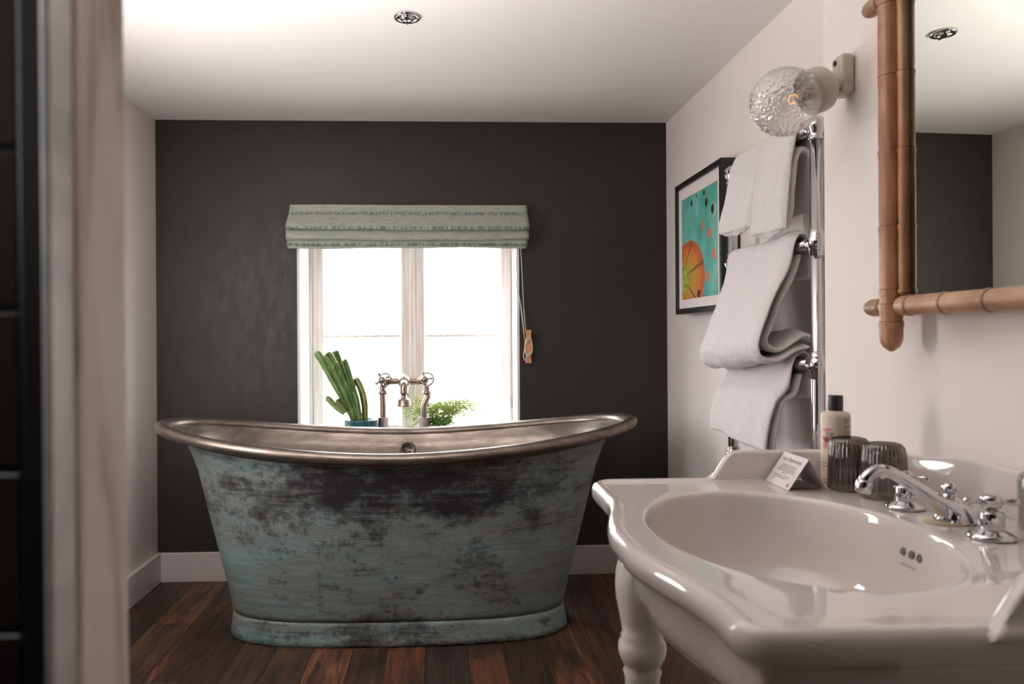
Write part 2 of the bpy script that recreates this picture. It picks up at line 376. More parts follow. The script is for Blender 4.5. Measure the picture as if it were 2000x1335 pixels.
# planks
edges = [-1.425, -1.277, -1.128, -.979, -.85, -.7286, -.60, -.47, -.328, -.205, -.07, .075, .20, .345, .47, .62, .755, .89, 1.02, 1.16]
pk = 0
cuts = {2: [1.3, 3.02], 3: [2.5], 4: [.7, 2.98], 5: [1.7], 6: [2.2], 7: [.9, 2.75], 8: [1.9], 9: [2.35], 10: [1.2], 11: [2.62], 12: [.4, 2.1], 13: [1.5], 14: [2.3], 15: [1.9], 16: [2.7]}
for i in range(len(edges) - 1):
    ys = [YB] + cuts.get(i, [1.1, 2.6]) + [YW]
    for a, b in zip(ys[:-1], ys[1:]):
        x0, x1 = edges[i] + .0006, edges[i + 1] - .0006
        h = random.uniform(-.0012, .0006)
        o = MB().box(max(x0, XL), min(x1, XR), a + .001, b - .001, -.012, h).build('plank', M['plank'], floor, bevel=.0006, seg=1)

# ------------------------------------------------------------------ window
YF = 3.80
win = structure_root('window_1', (0, YF, 0))
rv = .012
def wpart(mb, name, mat, p=None, **k): return mb.build(name, mat, p or win, **k)
wpart(MB().box(WX0, WX0 + rv, YW - .004, YF + .02, WZ0, WZ1), 'reveal', M['reveal'])
wpart(MB().box(WX1 - rv, WX1, YW - .004, YF + .02, WZ0, WZ1), 'reveal', M['reveal'])
wpart(MB().box(WX0, WX1, YW, YF + .02, WZ1 - rv, WZ1), 'reveal', M['reveal'])
wpart(MB().box(WX0, WX1, YW - .012, YF + .03, WZ0 - .03, WZ0), 'windowsill', M['reveal'], bevel=.004)
def xat(px, Y=YF): return onY(px, 657, Y).x
fx0, fx1 = WX0 + rv, WX1 - rv
sx0, sx1 = xat(611), xat(1001)
fr = MB().box(fx0, sx0 - .003, YF - .012, YF + .05, WZ0, WZ1 - rv).box(sx1 + .003, fx1, YF - .012, YF + .05, WZ0, WZ1 - rv)
fr.box(fx0, fx1, YF - .008, YF + .05, WZ1 - rv - .05, WZ1 - rv).box(fx0, fx1, YF - .008, YF + .05, WZ0, WZ0 + .03)
wpart(fr, 'window_frame', M['win_wood'], bevel=.004)
mid = xat(806); zt, zb = WZ1 - rv - .053, WZ0 + .033; zbar = onY(700, 656, YF).z
for k, (a, b, ga, gb) in enumerate(((sx0, mid - .0015, xat(631), xat(784)), (mid + .0015, sx1, xat(829), xat(979)))):
    mb = MB().box(a, ga, YF, YF + .04, zb, zt).box(gb, b, YF, YF + .04, zb, zt).box(ga, gb, YF, YF + .04, zb, zb + .05).box(ga, gb, YF, YF + .04, zt - .05, zt)
    c = wpart(mb, 'casement', M['win_wood'], bevel=.005)
    MB().box(ga, gb, YF + .012, YF + .030, zbar - .008, zbar + .008).build('glazing_bar', M['win_wood'], c, bevel=.005)
    MB().box(ga, gb, YF + .018, YF + .022, zb + .05, zbar - .009).build('pane', M['pane'], c)
    MB().box(ga, gb, YF + .018, YF + .022, zbar + .009, zt - .05).build('pane', M['pane'], c)
# meeting bead and hinges, latch
wpart(MB().box(mid - .013, mid + .013, YF - .012, YF, zb, zt), 'meeting_bead', M['win_wood'], bevel=.004)
for py in (612, 786):
    p = onY(1002, py, YF - .012)
    h = MB().lathe([(.001, -.026), (.005, -.022), (.0055, 0), (.005, .022), (.001, .026)], (p.x, YF - .014, p.z), n=12)
    h.box(p.x - .004, p.x + .012, YF - .016, YF - .011, p.z - .016, p.z + .016).build('hinge', M['black_wood'], win)

# ------------------------------------------------------------------ near partition at the left edge
part = structure_root('wall_partition', (-.3, .44, 0))
Ya, Yc = .393, .482
def pq(px_t, px_b, Y):
    return onY(px_t, 0, Y), onY(px_b, 1335, Y)
def slab(pts, y1):   # pts: 4 world pts (bl, br, tr, tl) at front plane, extruded to y1, extended to floor/ceiling
    return pts
def leaning_box(xb0, xt0, xb1, xt1, y0, y1, z0=-.010, z1=ZC - .001):
    # x given at image bottom / image top heights, extrapolated to floor and ceiling
    za, zbm = onY(100, 1335, .44).z, onY(100, 0, .44).z
    def X(b, t_, z): return b + (t_ - b) * (z - za) / (zbm - za)
    vs = [(X(xb0, xt0, z) if sx == 0 else X(xb1, xt1, z), y, z) for z in (z0, z1) for y in (y0, y1) for sx in (0, 1)]
    mb = MB(); mb.add(vs, [(0, 2, 3, 1), (4, 5, 7, 6), (0, 1, 5, 4), (2, 6, 7, 3), (0, 4, 6, 2), (1, 3, 7, 5)], False); return mb
xr_t, xr_b = onY(244, 0, Yc).x, onY(255, 1335, Yc).x           # far edge of the post
Ych = .410
leaning_box(xr_b - .028, xr_t - .028, xr_b, xr_t, .418, Yc).build('timber_post', M['post'], part, bevel=.003)
ct0, cb0 = onY(74, 0, Ya).x, onY(88, 1335, Ya).x
leaning_box(cb0, ct0, xr_b - .0015, xr_t - .0015, Ya, .4175).build('metal_edge_strip', M['alu'], part, bevel=.004, seg=3)
tt0, tb0 = onY(24, 0, .398).x, onY(40, 1335, .398).x
leaning_box(tb0, tt0, cb0 - .0005, ct0 - .0005, .400, .47).build('black_trim', M['blacktrim'], part, bevel=.002)
leaning_box(XL, XL, tb0 - .0005, tt0 - .0005, .4032, .47).build('tile_backing', M['grout'], part)
zs = [onY(10, y, .403).z for y in (290, 602, 912, 1232)]
pitch = (zs[0] - zs[3]) / 3
z = zs[0]
while z + pitch < ZC + pitch: z += pitch
rows = []
while z > 0:
    z0, z1 = z - pitch + .0018, min(z - .0018, ZC - .002)
    if z1 > z0 + .01:
        x1 = tb0 - .001; k = 0
        while x1 > XL + .005:
            x0 = max(XL + .001, x1 - .2)
            MB().box(x0 + .0015, x1 - .001, .402, .411, max(z0, 0.0), z1).build('tile', M['darktile'], part, bevel=.001, seg=1)
            x1 = x0
    z -= pitch

# ------------------------------------------------------------------ ceiling downlight
dl = onZ(795, 32, ZC)
r = thing('ceiling_downlight', 'small round chrome downlight recessed in the white ceiling', 'light', (dl.x, dl.y, ZC))
o_ = Vector((dl.x, dl.y, ZC))
MB().lathe([(.020, -.001), (.0405, -.001), (.0415, -.004), (.038, -.008), (.026, -.006), (.021, -.002)], o_, n=40, cap0=False, cap1=False).build('bezel', M['chrome'], r)
MB().lathe([(.0225, -.002), (.020, -.012), (.013, -.016), (.0001, -.0165)], o_, n=30, cap0=False).build('lens', M['chrome'], r)
MB().box(dl.x - .0015, dl.x + .0015, dl.y - .02, dl.y + .02, ZC - .0185, ZC - .015).build('spring_clip', M['darkhole'], r)

# ------------------------------------------------------------------ bathtub
TX, TY = -0.174, 3.0
tub = thing('bathtub', 'freestanding double-ended bathtub with distressed verdigris body and aged metal rim', 'bathtub', (TX, TY, 0))
NR = 160
def sup(a, b, n, k):
    th = 2 * PI * k / NR; c, s = math.cos(th), math.sin(th)
    return (a * math.copysign(abs(c) ** (2 / n), c), b * math.copysign(abs(s) ** (2 / n), s))
def zrim(x): return .689 + .078 * min(1.1, abs(x) / .85) ** 1.75
def ring(a, b, n, zf):
    out = []
    for k in range(NR):
        x, y = sup(a, b, n, k); out.append((TX + x, TY + y, zf(x)))
    return out
RA, RB = .895, .378       # roll centre line
def tz(t): return lambda x: lerp(.088, zrim(x * RA / .8) - .03 if False else .66, t)
R = []
prof = [(0.0, .628, .262, 3.0), (.03, .632, .266, 3.0), (.12, .645, .275, 2.9), (.25, .665, .288, 2.8), (.4, .690, .303, 2.7), (.55, .715, .317, 2.6), (.7, .740, .330, 2.5), (.82, .760, .341, 2.45), (.91, .782, .349, 2.4), (.97, .803, .356, 2.38), (.985, .815, .359, 2.35)]
for t_, a, b, n in prof:
    def zf(x, t_=t_, a=a): return .090 + (zrim(x) - .030 - .090) * t_
    R.append(ring(a, b, n, zf))
MB().rings([ring(.612, .248, 3.0, lambda x: .084)] + R, False, False).build('outer_body', M['patina'], tub)
# plinth
R = [ring(a, b, 3.0, (lambda x, z=z: z)) for a, b, z in ((.622, .256, .089), (.630, .262, .084), (.631, .262, .070), (.634, .264, .045), (.638, .268, .025), (.640, .270, .008), (.634, .264, .0))]
MB().rings(R, False, False).build('plinth', M['patina'], tub)
MB().rings([ring(.618, .252, 3.0, (lambda x, z=z: z)) for z in (.078, .0895)], False, False).build('plinth_groove', M['darkhole'], tub)
# roll rim
RR = .026
rr = []
for j in range(14):
    an = 2 * PI * j / 14
    rr.append([(TX + x, TY + y, zrim(x) - .006 + .8 * RR * math.sin(an)) for x, y in [sup(RA + RR * math.cos(an) * 1.1, RB + RR * math.cos(an), 2.25, k) for k in range(NR)]])
MB().rings(rr, loop=True).build('rolled_rim', M['tin'], tub)
# under-rim lip and inside lining
R = [ring(.812, .357, 2.35, lambda x: zrim(x) - .041), ring(.835, .361, 2.3, lambda x: zrim(x) - .034), ring(.865, .366, 2.28, lambda x: zrim(x) - .030), ring(RA - .002, RB - .001, 2.25, lambda x: zrim(x) - .022)]
MB().rings(R, False, False).build('rim_underside', M['tin'], tub)
R = []
for t_, a, b, n in ((0, RA - .022, RB - .022, 2.25), (.04, .828, .350, 2.3), (.07, .793, .338, 2.33), (.12, .768, .328, 2.36), (.25, .735, .314, 2.4), (.45, .675, .294, 2.5), (.65, .61, .270, 2.6), (.8, .555, .243, 2.6), (.92, .49, .205, 2.5), (.98, .38, .14, 2.4), (1.0, .15, .05, 2)):
    R.append(ring(a, b, n, lambda x, t_=t_: lerp(zrim(x) - .006, .16, t_)))
MB().rings(R, False, True).build('inner_lining', M['tin'], tub)
# overflow on the inner back wall
oz = .612
def inner_y(x, z):
    t_ = (zrim(x) - .006 - z) / (zrim(x) - .006 - .16)
    tab = [(0, .356), (.04, .350), (.07, .338), (.12, .328), (.25, .314), (.45, .294)]
    for (t0, b0), (t1, b1) in zip(tab[:-1], tab[1:]):
        if t0 <= t_ <= t1: return lerp(b0, b1, (t_ - t0) / (t1 - t0))
    return .33
op = onY(795, 877, 3.32); oy = TY + inner_y(0, op.z) - .003
oc = Vector((op.x, oy, op.z)); ax = Vector((0, -1, .16)).normalized()
ov = MB().lathe([(.036, -.004), (.036, .002), (.033, .006), (.027, .006), (.025, .002), (.0001, .002)], oc, ax, 36).build('overflow_plate', M['tin'], tub)
hb = MB(); u = Vector((1, 0, 0)); w = ax.cross(u)
for k in range(6):
    a_ = 2 * PI * k / 6 + .3; c_ = oc + (u * math.cos(a_) + w * math.sin(a_)) * .0145
    hb.lathe([(.0055, .0022), (.0055, .0032), (.0001, .0032)], c_, ax, 10)
hb.build('overflow_holes', M['darkhole'], ov)
MB().lathe([(.0045, .002), (.0045, .005), (.002, .006), (.0001, .006)], oc, ax, 12).build('centre_screw', M['nickel'], ov)

# ------------------------------------------------------------------ bath filler on the sill
YT = 3.62
def T(px, py, dy=0): p = onY(px, py, YT + dy); return p
tf = thing('bath_filler_tap', 'aged nickel bath filler with two cross handles and bell spout behind the tub', 'tap', (T(789, 840).x, YT, WZ0))
SC = YT / 1500
def riser(pts, rad, name):
    MB().tube(spline([T(*p) for p in pts], 5), rad, 16).build(name, M['nickel'], tf)
riser([(748, 815), (748, 790), (747.5, 770), (747, 752)], 6.0 * SC, 'riser_pipe')
riser([(829, 815), (828, 800), (829, 788), (835, 775), (835, 768), (833, 752)], 6.0 * SC, 'riser_pipe')
for px, tx in ((748.5, 748), (829, 829)):
    b = T(px, 814)
    MB().lathe([(.0235, 0), (.0235, b.z - WZ0 - .004), (.027, b.z - WZ0 - .003), (.027, b.z - WZ0), (.0125, b.z - WZ0)], (b.x, YT, WZ0), n=28).build('pipe_shroud', M['nickel'], tf)
for px, py in ((748, 766), (834, 766)):
    b = T(px, py)
    MB().lathe([(.013, -.010), (.0215, -.009), (.0215, .008), (.013, .010)], b, n=8).build('union_nut', M['nickel'], tf)
MB().tube([T(752, 745), T(765, 744), T(789, 744), T(815, 744), T(832, 744)], [.0155, .0165, .019, .0165, .0155], 18).build('valve_bridge', M['nickel'], tf)
# centre tee with peaked head
c = T(789, 744)
MB().lathe([(.016, -.055), (.020, -.050), (.023, -.030), (.034, -.008), (.037, .004), (.028, .014), (.004, .036)], c, n=20).build('tee_body', M['nickel'], tf)
ys = -.05
MB().tube(spline([T(789, 747), T(789, 748, -.03), T(789, 752, ys), T(789, 760, ys - .006), T(789, 768, ys - .006)], 4), .0185, 18).build('spout_neck', M['nickel'], tf)
b = T(789, 793.5, ys - .006); h_ = lambda py: T(789, py, ys - .006).z - b.z
MB().lathe([(.0315, 0), (.033, .001), (.031, .005), (.030, h_(781)), (.026, h_(778.5)), (.014, h_(776.5)), (.013, h_(770)), (.019, h_(768)), (.019, h_(764)), (.014, h_(762))], b, n=28).build('bell_nozzle', M['nickel'], tf)
for hx, hy, a0 in ((748, 742, .5), (831, 741, .2)):
    hc = T(hx - 1, hy, -.045); top = T(hx, hy)
    MB().tube([top, hc], [.013, .012], 16).build('valve_stem', M['nickel'], tf)
    hd = MB(); hd.ball(hc, .0195, 16, 10)
    tilt = Vector((.25 if hx < 800 else -.1, -1, 0)).normalized(); uu = tilt.cross(Vector((0, 0, 1))).normalized(); ww = tilt.cross(uu)
    for k in range(4):
        a_ = a0 + k * PI / 2; d_ = uu * math.cos(a_) + ww * math.sin(a_)
        hd.tube([hc, hc + d_ * .030], [.0055, .0042], 8); hd.ball(hc + d_ * .032, .0072, 10, 6)
    hd.build('cross_handle', M['nickel'], tf)
    rc = T(hx + 4, hy - 1, -.012); rp = [rc + (uu * math.cos(q * 2 * PI / 28) + ww * math.sin(q * 2 * PI / 28)) * .029 for q in range(28)]
    MB().tube(rp, .0042, 8, loop=True).build('guard_ring', M['nickel'], tf)

# ------------------------------------------------------------------ cactus
YP = 3.68
def Q(px, py, dy=0): return onY(px, py, YP + dy)
pc = Q(706, 817); PRc = (Q(740, 817).x - Q(672, 817).x) / 2
ptop = Q(706, 818).z
cp = thing('potted_cactus', 'tall ribbed green cactus leaning left in a teal glazed pot on the windowsill', 'plant', (pc.x, YP, WZ0))
hp = ptop - WZ0
MB().lathe([(.05, 0), (PRc * .93, .003), (PRc * .96, .02), (PRc, hp - .006), (PRc, hp), (PRc - .006, hp), (PRc - .007, hp - .02), (.001, hp - .02)], (pc.x, YP, WZ0), n=40).build('pot', M['teal_pot'], cp)
MB().lathe([(PRc - .008, -.004), (.001, 0)], (pc.x, YP, ptop - .016), n=24, cap0=False).build('soil', M['soil'], cp)
def column(pts, r0, ribs=5, name='cactus_column', dy=0, seed=0):
    rnd = random.Random(seed)
    P = spline([Q(x, y, dy) for x, y in pts], 9); m = len(P); n = ribs * 6; Rg = []
    tip = 7
    for i, p in enumerate(P):
        t_ = i / (m - 1); r = r0 * (0.86 + .16 * math.sin(t_ * 2.6))
        e = (1 - t_) * (m - 1)
        if e < 4: r *= math.sqrt(max(.02, 1 - ((4 - e) / 4.05) ** 2))
        a = P[max(0, i - 1)]; b = P[min(m - 1, i + 1)]; tt = (b - a).normalized()
        u = tt.cross(Vector((0, 1, 0))).normalized(); w = tt.cross(u)
        rg = []
        for j in range(n):
            q = 2 * PI * j / n + .3 * seed; rib = .52 + .52 * (abs(math.cos(q * ribs / 2))) ** 2.2 + .03 * math.sin(i * 2.1)
            rg.append(p + (u * math.cos(q) + w * math.sin(q)) * r * rib)
        Rg.append(rg)
    o = MB().rings(Rg).build(name, M['cactus'], cp)
    sp = MB()
    for k in range(ribs):
        q = 2 * PI * k / ribs
        for i in range(2, m - 1, 1):
            for h in (0, .5):
                p = P[i].lerp(P[min(m - 1, i + 1)], h); a = P[i - 1]; b = P[min(m - 1, i + 1)]; tt = (b - a).normalized()
                u = tt.cross(Vector((0, 1, 0))).normalized(); w = tt.cross(u)
                qq = 2 * PI * round((q) / (2 * PI / n)) / n + .3 * seed * 0
                qq = q + .0
                d = (u * math.cos(qq) + w * math.sin(qq))
                # ribs peak where cos(q*ribs/2) = 1 -> q offset
                qp = q; d = (u * math.cos(qp) + w * math.sin(qp))
                e = (1 - i / (m - 1)) * (m - 1); rr_ = r0 * (0.99 if e >= 4 else .99 * math.sqrt(max(.02, 1 - ((4 - e) / 4.05) ** 2)))
                c_ = p + d * rr_
                for s_ in (-1, 1):
                    dd = (d + tt * .7 * s_ + Vector((rnd.uniform(-.3, .3), rnd.uniform(-.3, .3), 0))).normalized()
                    sd = dd.cross(tt).normalized() * .0011
                    sp.add([c_ - sd, c_ + sd, c_ + dd * .0075], [(0, 1, 2)], False)
    s_ = sp.build('spines', M['spine'], o); s_['kind'] = 'stuff'
column([(692, 819), (672, 780), (650, 742), (632, 708), (617, 686)], .0175, 4, dy=.0, seed=0)
column([(697, 820), (684, 782), (665, 738), (648, 704), (638, 688)], .0215, 5, dy=-.03, seed=0)
column([(701, 821), (690, 782), (674, 738), (660, 702), (654, 684)], .0205, 5, dy=.03, seed=0)
column([(702, 821), (695, 785), (683, 742), (674, 712), (669, 704)], .0205, 5, dy=-.012, seed=0)
column([(713, 820), (712, 790), (706, 762), (694, 737)], .0155, 4, dy=.0, seed=0)
column([(702, 820), (698, 795), (694, 775), (690, 766)], .015, 4, dy=-.035, seed=0)
column([(674, 806), (664, 800), (652, 790), (643, 780), (636, 777)], .0135, 4, dy=.01, seed=0)
column([(678, 804), (670, 795), (662, 785), (658, 779)], .012, 4, dy=-.02, seed=0)

# ------------------------------------------------------------------ fern
YP2 = 3.69
def F(px, py, dy=0): return onY(px, py, YP2 + dy)
fc = F(857, 829); FR = (F(886, 829).x - F(829, 829).x) / 2; fh = fc.z - WZ0
fp = thing('potted_fern', 'light green maidenhair fern in a low cream pot on the windowsill', 'plant', (fc.x, YP2, WZ0))
MB().lathe([(FR * .8, 0), (FR * .84, .004), (FR * .97, fh - .012), (FR, fh - .010), (FR, fh), (FR - .006, fh), (FR - .008, fh - .012), (.001, fh - .012)], (fc.x, YP2, WZ0), n=36).build('pot', M['cream_pot'], fp)
MB().lathe([(FR - .009, -.003), (.001, .002)], (fc.x, YP2, fc.z - .008), n=20, cap0=False).build('soil', M['soil'], fp)
st = MB(); lv = MB(); ld = MB(); rnd = random.Random(5)
tips = [(788, 812), (800, 790), (812, 782), (796, 835), (830, 790), (822, 800), (846, 793), (858, 788), (866, 800), (880, 785), (893, 783), (905, 788), (918, 782), (930, 784), (937, 797), (925, 800), (910, 806), (899, 800), (915, 818), (890, 812), (876, 796), (838, 806), (812, 806), (805, 822), (870, 790), (850, 802), (922, 795), (882, 803), (790, 803), (934, 790)]
def leaf(mb, p, s):
    a = rnd.uniform(0, 2 * PI); b = rnd.uniform(-.9, .9)
    u = Vector((math.cos(a), .5 * rnd.uniform(-1, 1), math.sin(a))).normalized(); v = u.cross(Vector((rnd.uniform(-.5, .5), 1, b))).normalized()
    mb.add([p, p + u * s * .7 + v * s * .6, p + u * s * 1.1, p + u * s * .7 - v * s * .6], [(0, 1, 2, 3)], False)
for tx, ty in tips:
    for rep in range(3):
        dy = rnd.uniform(-.07, .07); base = Vector((fc.x + rnd.uniform(-.035, .035), YP2 + rnd.uniform(-.03, .03), fc.z - .005))
        tip = F(tx + rnd.uniform(-6, 6), ty + rnd.uniform(-4, 4), dy)
        tip.y = max(3.57, min(3.775, tip.y)); mid_ = (base + tip) / 2 + Vector((0, 0, .045)); pp = spline([base, mid_, tip], 7)
        st.tube(pp, .0006, 4)
        for i in range(4, len(pp)):
            for k in range(4):
                leaf(lv, pp[i] + Vector((rnd.uniform(-.016, .016), rnd.uniform(-.016, .016), rnd.uniform(-.012, .012))), rnd.uniform(.0035, .0062))
for k in range(900):
    a = rnd.uniform(0, 2 * PI); rr_ = FR * 1.05 * math.sqrt(rnd.random())
    leaf(ld, Vector((fc.x + rr_ * math.cos(a), YP2 + rr_ * math.sin(a) * .9, fc.z + rnd.uniform(.004, .034))), rnd.uniform(.004, .008))
st.build('stems', M['stem'], fp)['kind'] = 'stuff'; lv.build('foliage', M['fern'], fp)['kind'] = 'stuff'; ld.build('inner_foliage', M['fern_dark'], fp)['kind'] = 'stuff'

# ------------------------------------------------------------------ roman blind
bl = thing('roman_blind', 'raised roman blind in flecked sage green fabric above the window', 'blind', (-.16, 3.53, 1.70))
def sheet(name, prof, x0t, x1t, x0b, x1b, thick=.004, sag=.004, seed=0):
    # prof: list of (Y, z) from top to bottom; widths interpolate
    nx = 60; P = spline([(0, y, z) for y, z in prof], 5); m = len(P); Rg = []
    front = []; back = []
    for i, p in enumerate(P):
        t_ = i / (m - 1); row = []; rowb = []
        for j in range(nx + 1):
            s = j / nx; x = lerp(lerp(x0t, x1t, s), lerp(x0b, x1b, s), t_)
            dz = -sag * math.sin(PI * s) * t_ + .0018 * math.sin(s * 17 + seed * 2) * t_ + .0014 * math.sin(s * 5 + seed)
            ry = .0016 * math.sin(s * 60 * (1 if s > .55 else .4) + seed) * (.3 + t_) + .002 * math.sin(s * 9 + seed * 3)
            row.append((x, p.y + ry, p.z + dz)); rowb.append((x, p.y + ry + thick, p.z + dz))
        front.append(row); back.append(rowb)
    Rg = [f + b[::-1] for f, b in zip(front, back)]
    return MB().rings(Rg).build(name, M['blind'], bl)
def bz(py, Y=3.47): return onY(790, py, Y).z
X0t, X1t = onY(566, 400, 3.51).x, onY(1029, 400, 3.51).x
X0b, X1b = onY(555, 440, 3.44).x, onY(1035, 445, 3.44).x
zT = onY(790, 400, 3.515).z
sheet('top_panel', [(3.515, zT), (3.505, zT - .03), (3.465, bz(430, 3.46)), (3.445, bz(441, 3.445)), (3.450, bz(447, 3.45)), (3.47, bz(446, 3.47))], X0t, X1t, X0b, X1b, seed=1)
sheet('fold', [(3.485, bz(440, 3.485)), (3.470, bz(452, 3.47)), (3.461, bz(463, 3.461)), (3.472, bz(467.5, 3.472)), (3.48, bz(465, 3.48))], X0b + .002, X1b - .003, X0b + .001, X1b - .002, seed=2, sag=.003)
sheet('fold', [(3.495, bz(460, 3.495)), (3.482, bz(470, 3.482)), (3.476, bz(475, 3.476)), (3.486, bz(479, 3.486)), (3.49, bz(477, 3.49))], X0b + .003, X1b - .006, X0b + .003, X1b - .006, seed=3, sag=.001)
sheet('bottom_hem', [(3.498, bz(470, 3.498)), (3.486, bz(478, 3.486)), (3.482, bz(482, 3.482)), (3.490, bz(485, 3.49))], X0b + .006, X1b - .010, X0b + .006, X1b - .010, seed=4, sag=-.001)
MB().box(X0t + .01, X1t - .01, 3.52, 3.5445, zT - .03, zT + .001).build('headrail', M['pale_wood'], bl, bevel=.002)
for pts in ([(1001, 484), (1006, 540), (1018, 600), (1024, 650)], [(1006, 484), (1012, 560), (1019, 615), (1025, 665)], [(1017, 484), (1020, 540), (1023, 600), (1027, 648)]):
    MB().tube(spline([onY(x, y, 3.515) for x, y in pts], 6), .0016, 6).build('pull_cord', M['cord'], bl)
k0, k1 = onY(1032, 644, 3.52), onY(1032, 709, 3.52)
cl = thing('cord_cleat', 'small pale wooden cleat wound with blind cord on the charcoal wall', 'cleat', (k0.x, 3.545, k1.z))
zc0, zc1 = k1.z, k0.z
mb = MB(); ringsC = []
for i in range(13):
    t_ = i / 12; z_ = lerp(zc0, zc1, t_); e = abs(t_ - .5) * 2
    wd = .0145 + .003 * math.cos(PI * (t_ - .5) * 3); dp0 = 3.531 - .018 * (1 - e ** 3 * .2); th_ = .010
    y0 = 3.508 + (.0 if e > .45 else .0); y1 = 3.524 if e > .35 else 3.545
    ringsC.append([(k0.x - wd, y0, z_), (k0.x + wd, y0, z_), (k0.x + wd, y1, z_), (k0.x - wd, y1, z_)])
MB().rings(ringsC, smooth=False).build('cleat_body', M['pale_wood'], cl, bevel=.003)
cw = MB()
for k in range(5):
    zz0, zz1 = lerp(zc0, zc1, .22 + .02 * k), lerp(zc0, zc1, .78 - .03 * k)
    pts = [(k0.x - .017, 3.512 - .001 * k, (zz0 + zz1) / 2), (k0.x - .010, 3.504, zz0), (k0.x + .012, 3.504, zz0 + .01), (k0.x + .018, 3.512, (zz0 + zz1) / 2), (k0.x + .008, 3.504, zz1), (k0.x - .012, 3.504, zz1 - .01)]
    cw.tube(spline([(a, b, c_) for a, b, c_ in pts], 5, True), .0016, 6, loop=True)
cw.tube(spline([(k0.x - .017, 3.508, lerp(zc0, zc1, .5)), (k0.x - .024, 3.506, lerp(zc0, zc1, .25)), (k0.x - .019, 3.508, lerp(zc0, zc1, .08)), (k0.x - .012, 3.506, lerp(zc0, zc1, .2))], 5), .002, 6)
cw.build('wound_cord', M['cord'], cl)

# ------------------------------------------------------------------ picture
Y0, Y1, Z0, Z1, XF = 2.647, 3.185, 1.187, 1.722, .970
pic = thing('framed_picture', 'square black framed print of an orange fairground ride on turquoise', 'picture', (XR, (Y0 + Y1) / 2, Z0))
fw = .022
for nm, b in (('frame_rail', (Y0, Y1, Z0, Z0 + fw)), ('frame_rail', (Y0, Y1, Z1 - fw, Z1)), ('frame_rail', (Y0, Y0 + fw, Z0 + fw, Z1 - fw)), ('frame_rail', (Y1 - fw, Y1, Z0 + fw, Z1 - fw))):
    MB().box(XF, XR - .012, *b).build(nm, M['black_wood'], pic, bevel=.0015)
MB().box(XF + .010, XF + .014, Y0 + fw, Y1 - fw, Z0 + fw, Z1 - fw).build('mount_board', M['mount'], pic)
MB().box(XF + .03, XR - .013, Y0 + .01, Y1 - .01, Z0 + .01, Z1 - .01).build('backing_board', M['pale_wood'], pic)
MB().box(XR - .014, XR, (Y0 + Y1) / 2 - .02, (Y0 + Y1) / 2 + .02, Z1 - .09, Z1 - .06).build('hanging_hook', M['nickel'], pic)
# art corners measured: px 1329..1393
ay1, ay0 = onX(1327.5, 390, XF).y, onX(1396, 352, XF).y
az0, az1 = onX(1332, 585, XF).z, onX(1396, 352, XF).z
AP = Vector((XF + .0092, (ay0 + ay1) / 2, (az0 + az1) / 2))
t = NT('fairground_print'); g = t.n('ShaderNodeNewGeometry'); sp_ = t.n('ShaderNodeSeparateXYZ'); t.l(g.outputs['Position'], sp_.inputs[0])
aw, ah = ay1 - ay0, az1 - az0
U = t.math('MULTIPLY', t.math('SUBTRACT', ay1, sp_.outputs['Y']), 1 / aw)       # 0 at the far side, 1 near
V = t.math('MULTIPLY', t.math('SUBTRACT', sp_.outputs['Z'], az0), 1 / ah)
bgc = t.ramp(t.noise(t.coord('World'), 9, 4), [(.3, lin((70, 152, 138))), (.55, lin((104, 180, 164))), (.75, lin((150, 190, 184)))])
def ell(cu, cv, ru, rv_):
    a_ = t.math('MULTIPLY', t.math('SUBTRACT', U, cu), 1 / ru); b_ = t.math('MULTIPLY', t.math('SUBTRACT', V, cv), 1 / rv_)
    return t.math('SQRT', t.math('ADD', t.math('MULTIPLY', a_, a_), t.math('MULTIPLY', b_, b_)))
e1 = ell(.20, .20, .47, .37)
n3 = t.noise(t.coord('World'), 55, 4, .7)
ride = t.ramp(t.math('ADD', t.math('MULTIPLY', e1, .45), t.math('MULTIPLY', n3, .62)), [(.3, lin((150, 160, 74))), (.5, lin((196, 150, 62))), (.62, lin((214, 122, 58))), (.74, lin((176, 84, 52))), (.9, lin((228, 150, 84)))])
spk = t.math('SINE', t.math('MULTIPLY', t.math('ARCTAN2', t.math('SUBTRACT', V, .22), t.math('SUBTRACT', U, .02)), 9.0))
ride = t.mix(t.ramp(spk, [(.9, 0.0), (.99, .8)]), ride, lin((96, 66, 40)))
colr = t.mix(t.ramp(t.math('MULTIPLY', e1, .5), [(.49, 1.0), (.505, 0.0)]), bgc, ride)
e2 = ell(.0, .2, .17, .15)
colr = t.mix(t.ramp(t.math('MULTIPLY', e2, .5), [(.485, 1.0), (.50, 0.0)]), colr, t.ramp(n3, [(.35, lin((96, 110, 50))), (.6, lin((188, 196, 96)))]))
for cu, cv, s_, dk in ((.62, .66, .05, 0), (.80, .57, .055, 0), (.90, .37, .055, 0), (.74, .18, .055, 0), (.72, .86, .045, 1), (.88, .77, .045, 1), (.30, .92, .035, 1), (.66, .955, .03, 1), (.45, .965, .02, 1), (.50, .03, .05, 1)):
    ee = t.math('ADD', ell(cu, cv, s_, s_ * 1.15), t.math('MULTIPLY', n3, .9))
    colr = t.mix(t.ramp(t.math('MULTIPLY', ee, .5), [(.60, 1.0), (.66, 0.0)]), colr, lin((52, 46, 40)) if dk else lin((206, 116, 84)))
t.set(colr, .35); M['art'] = t.m
MB().box(XF + .0085, XF + .0099, ay0, ay1, az0, az1).build('art_print', M['art'], pic)

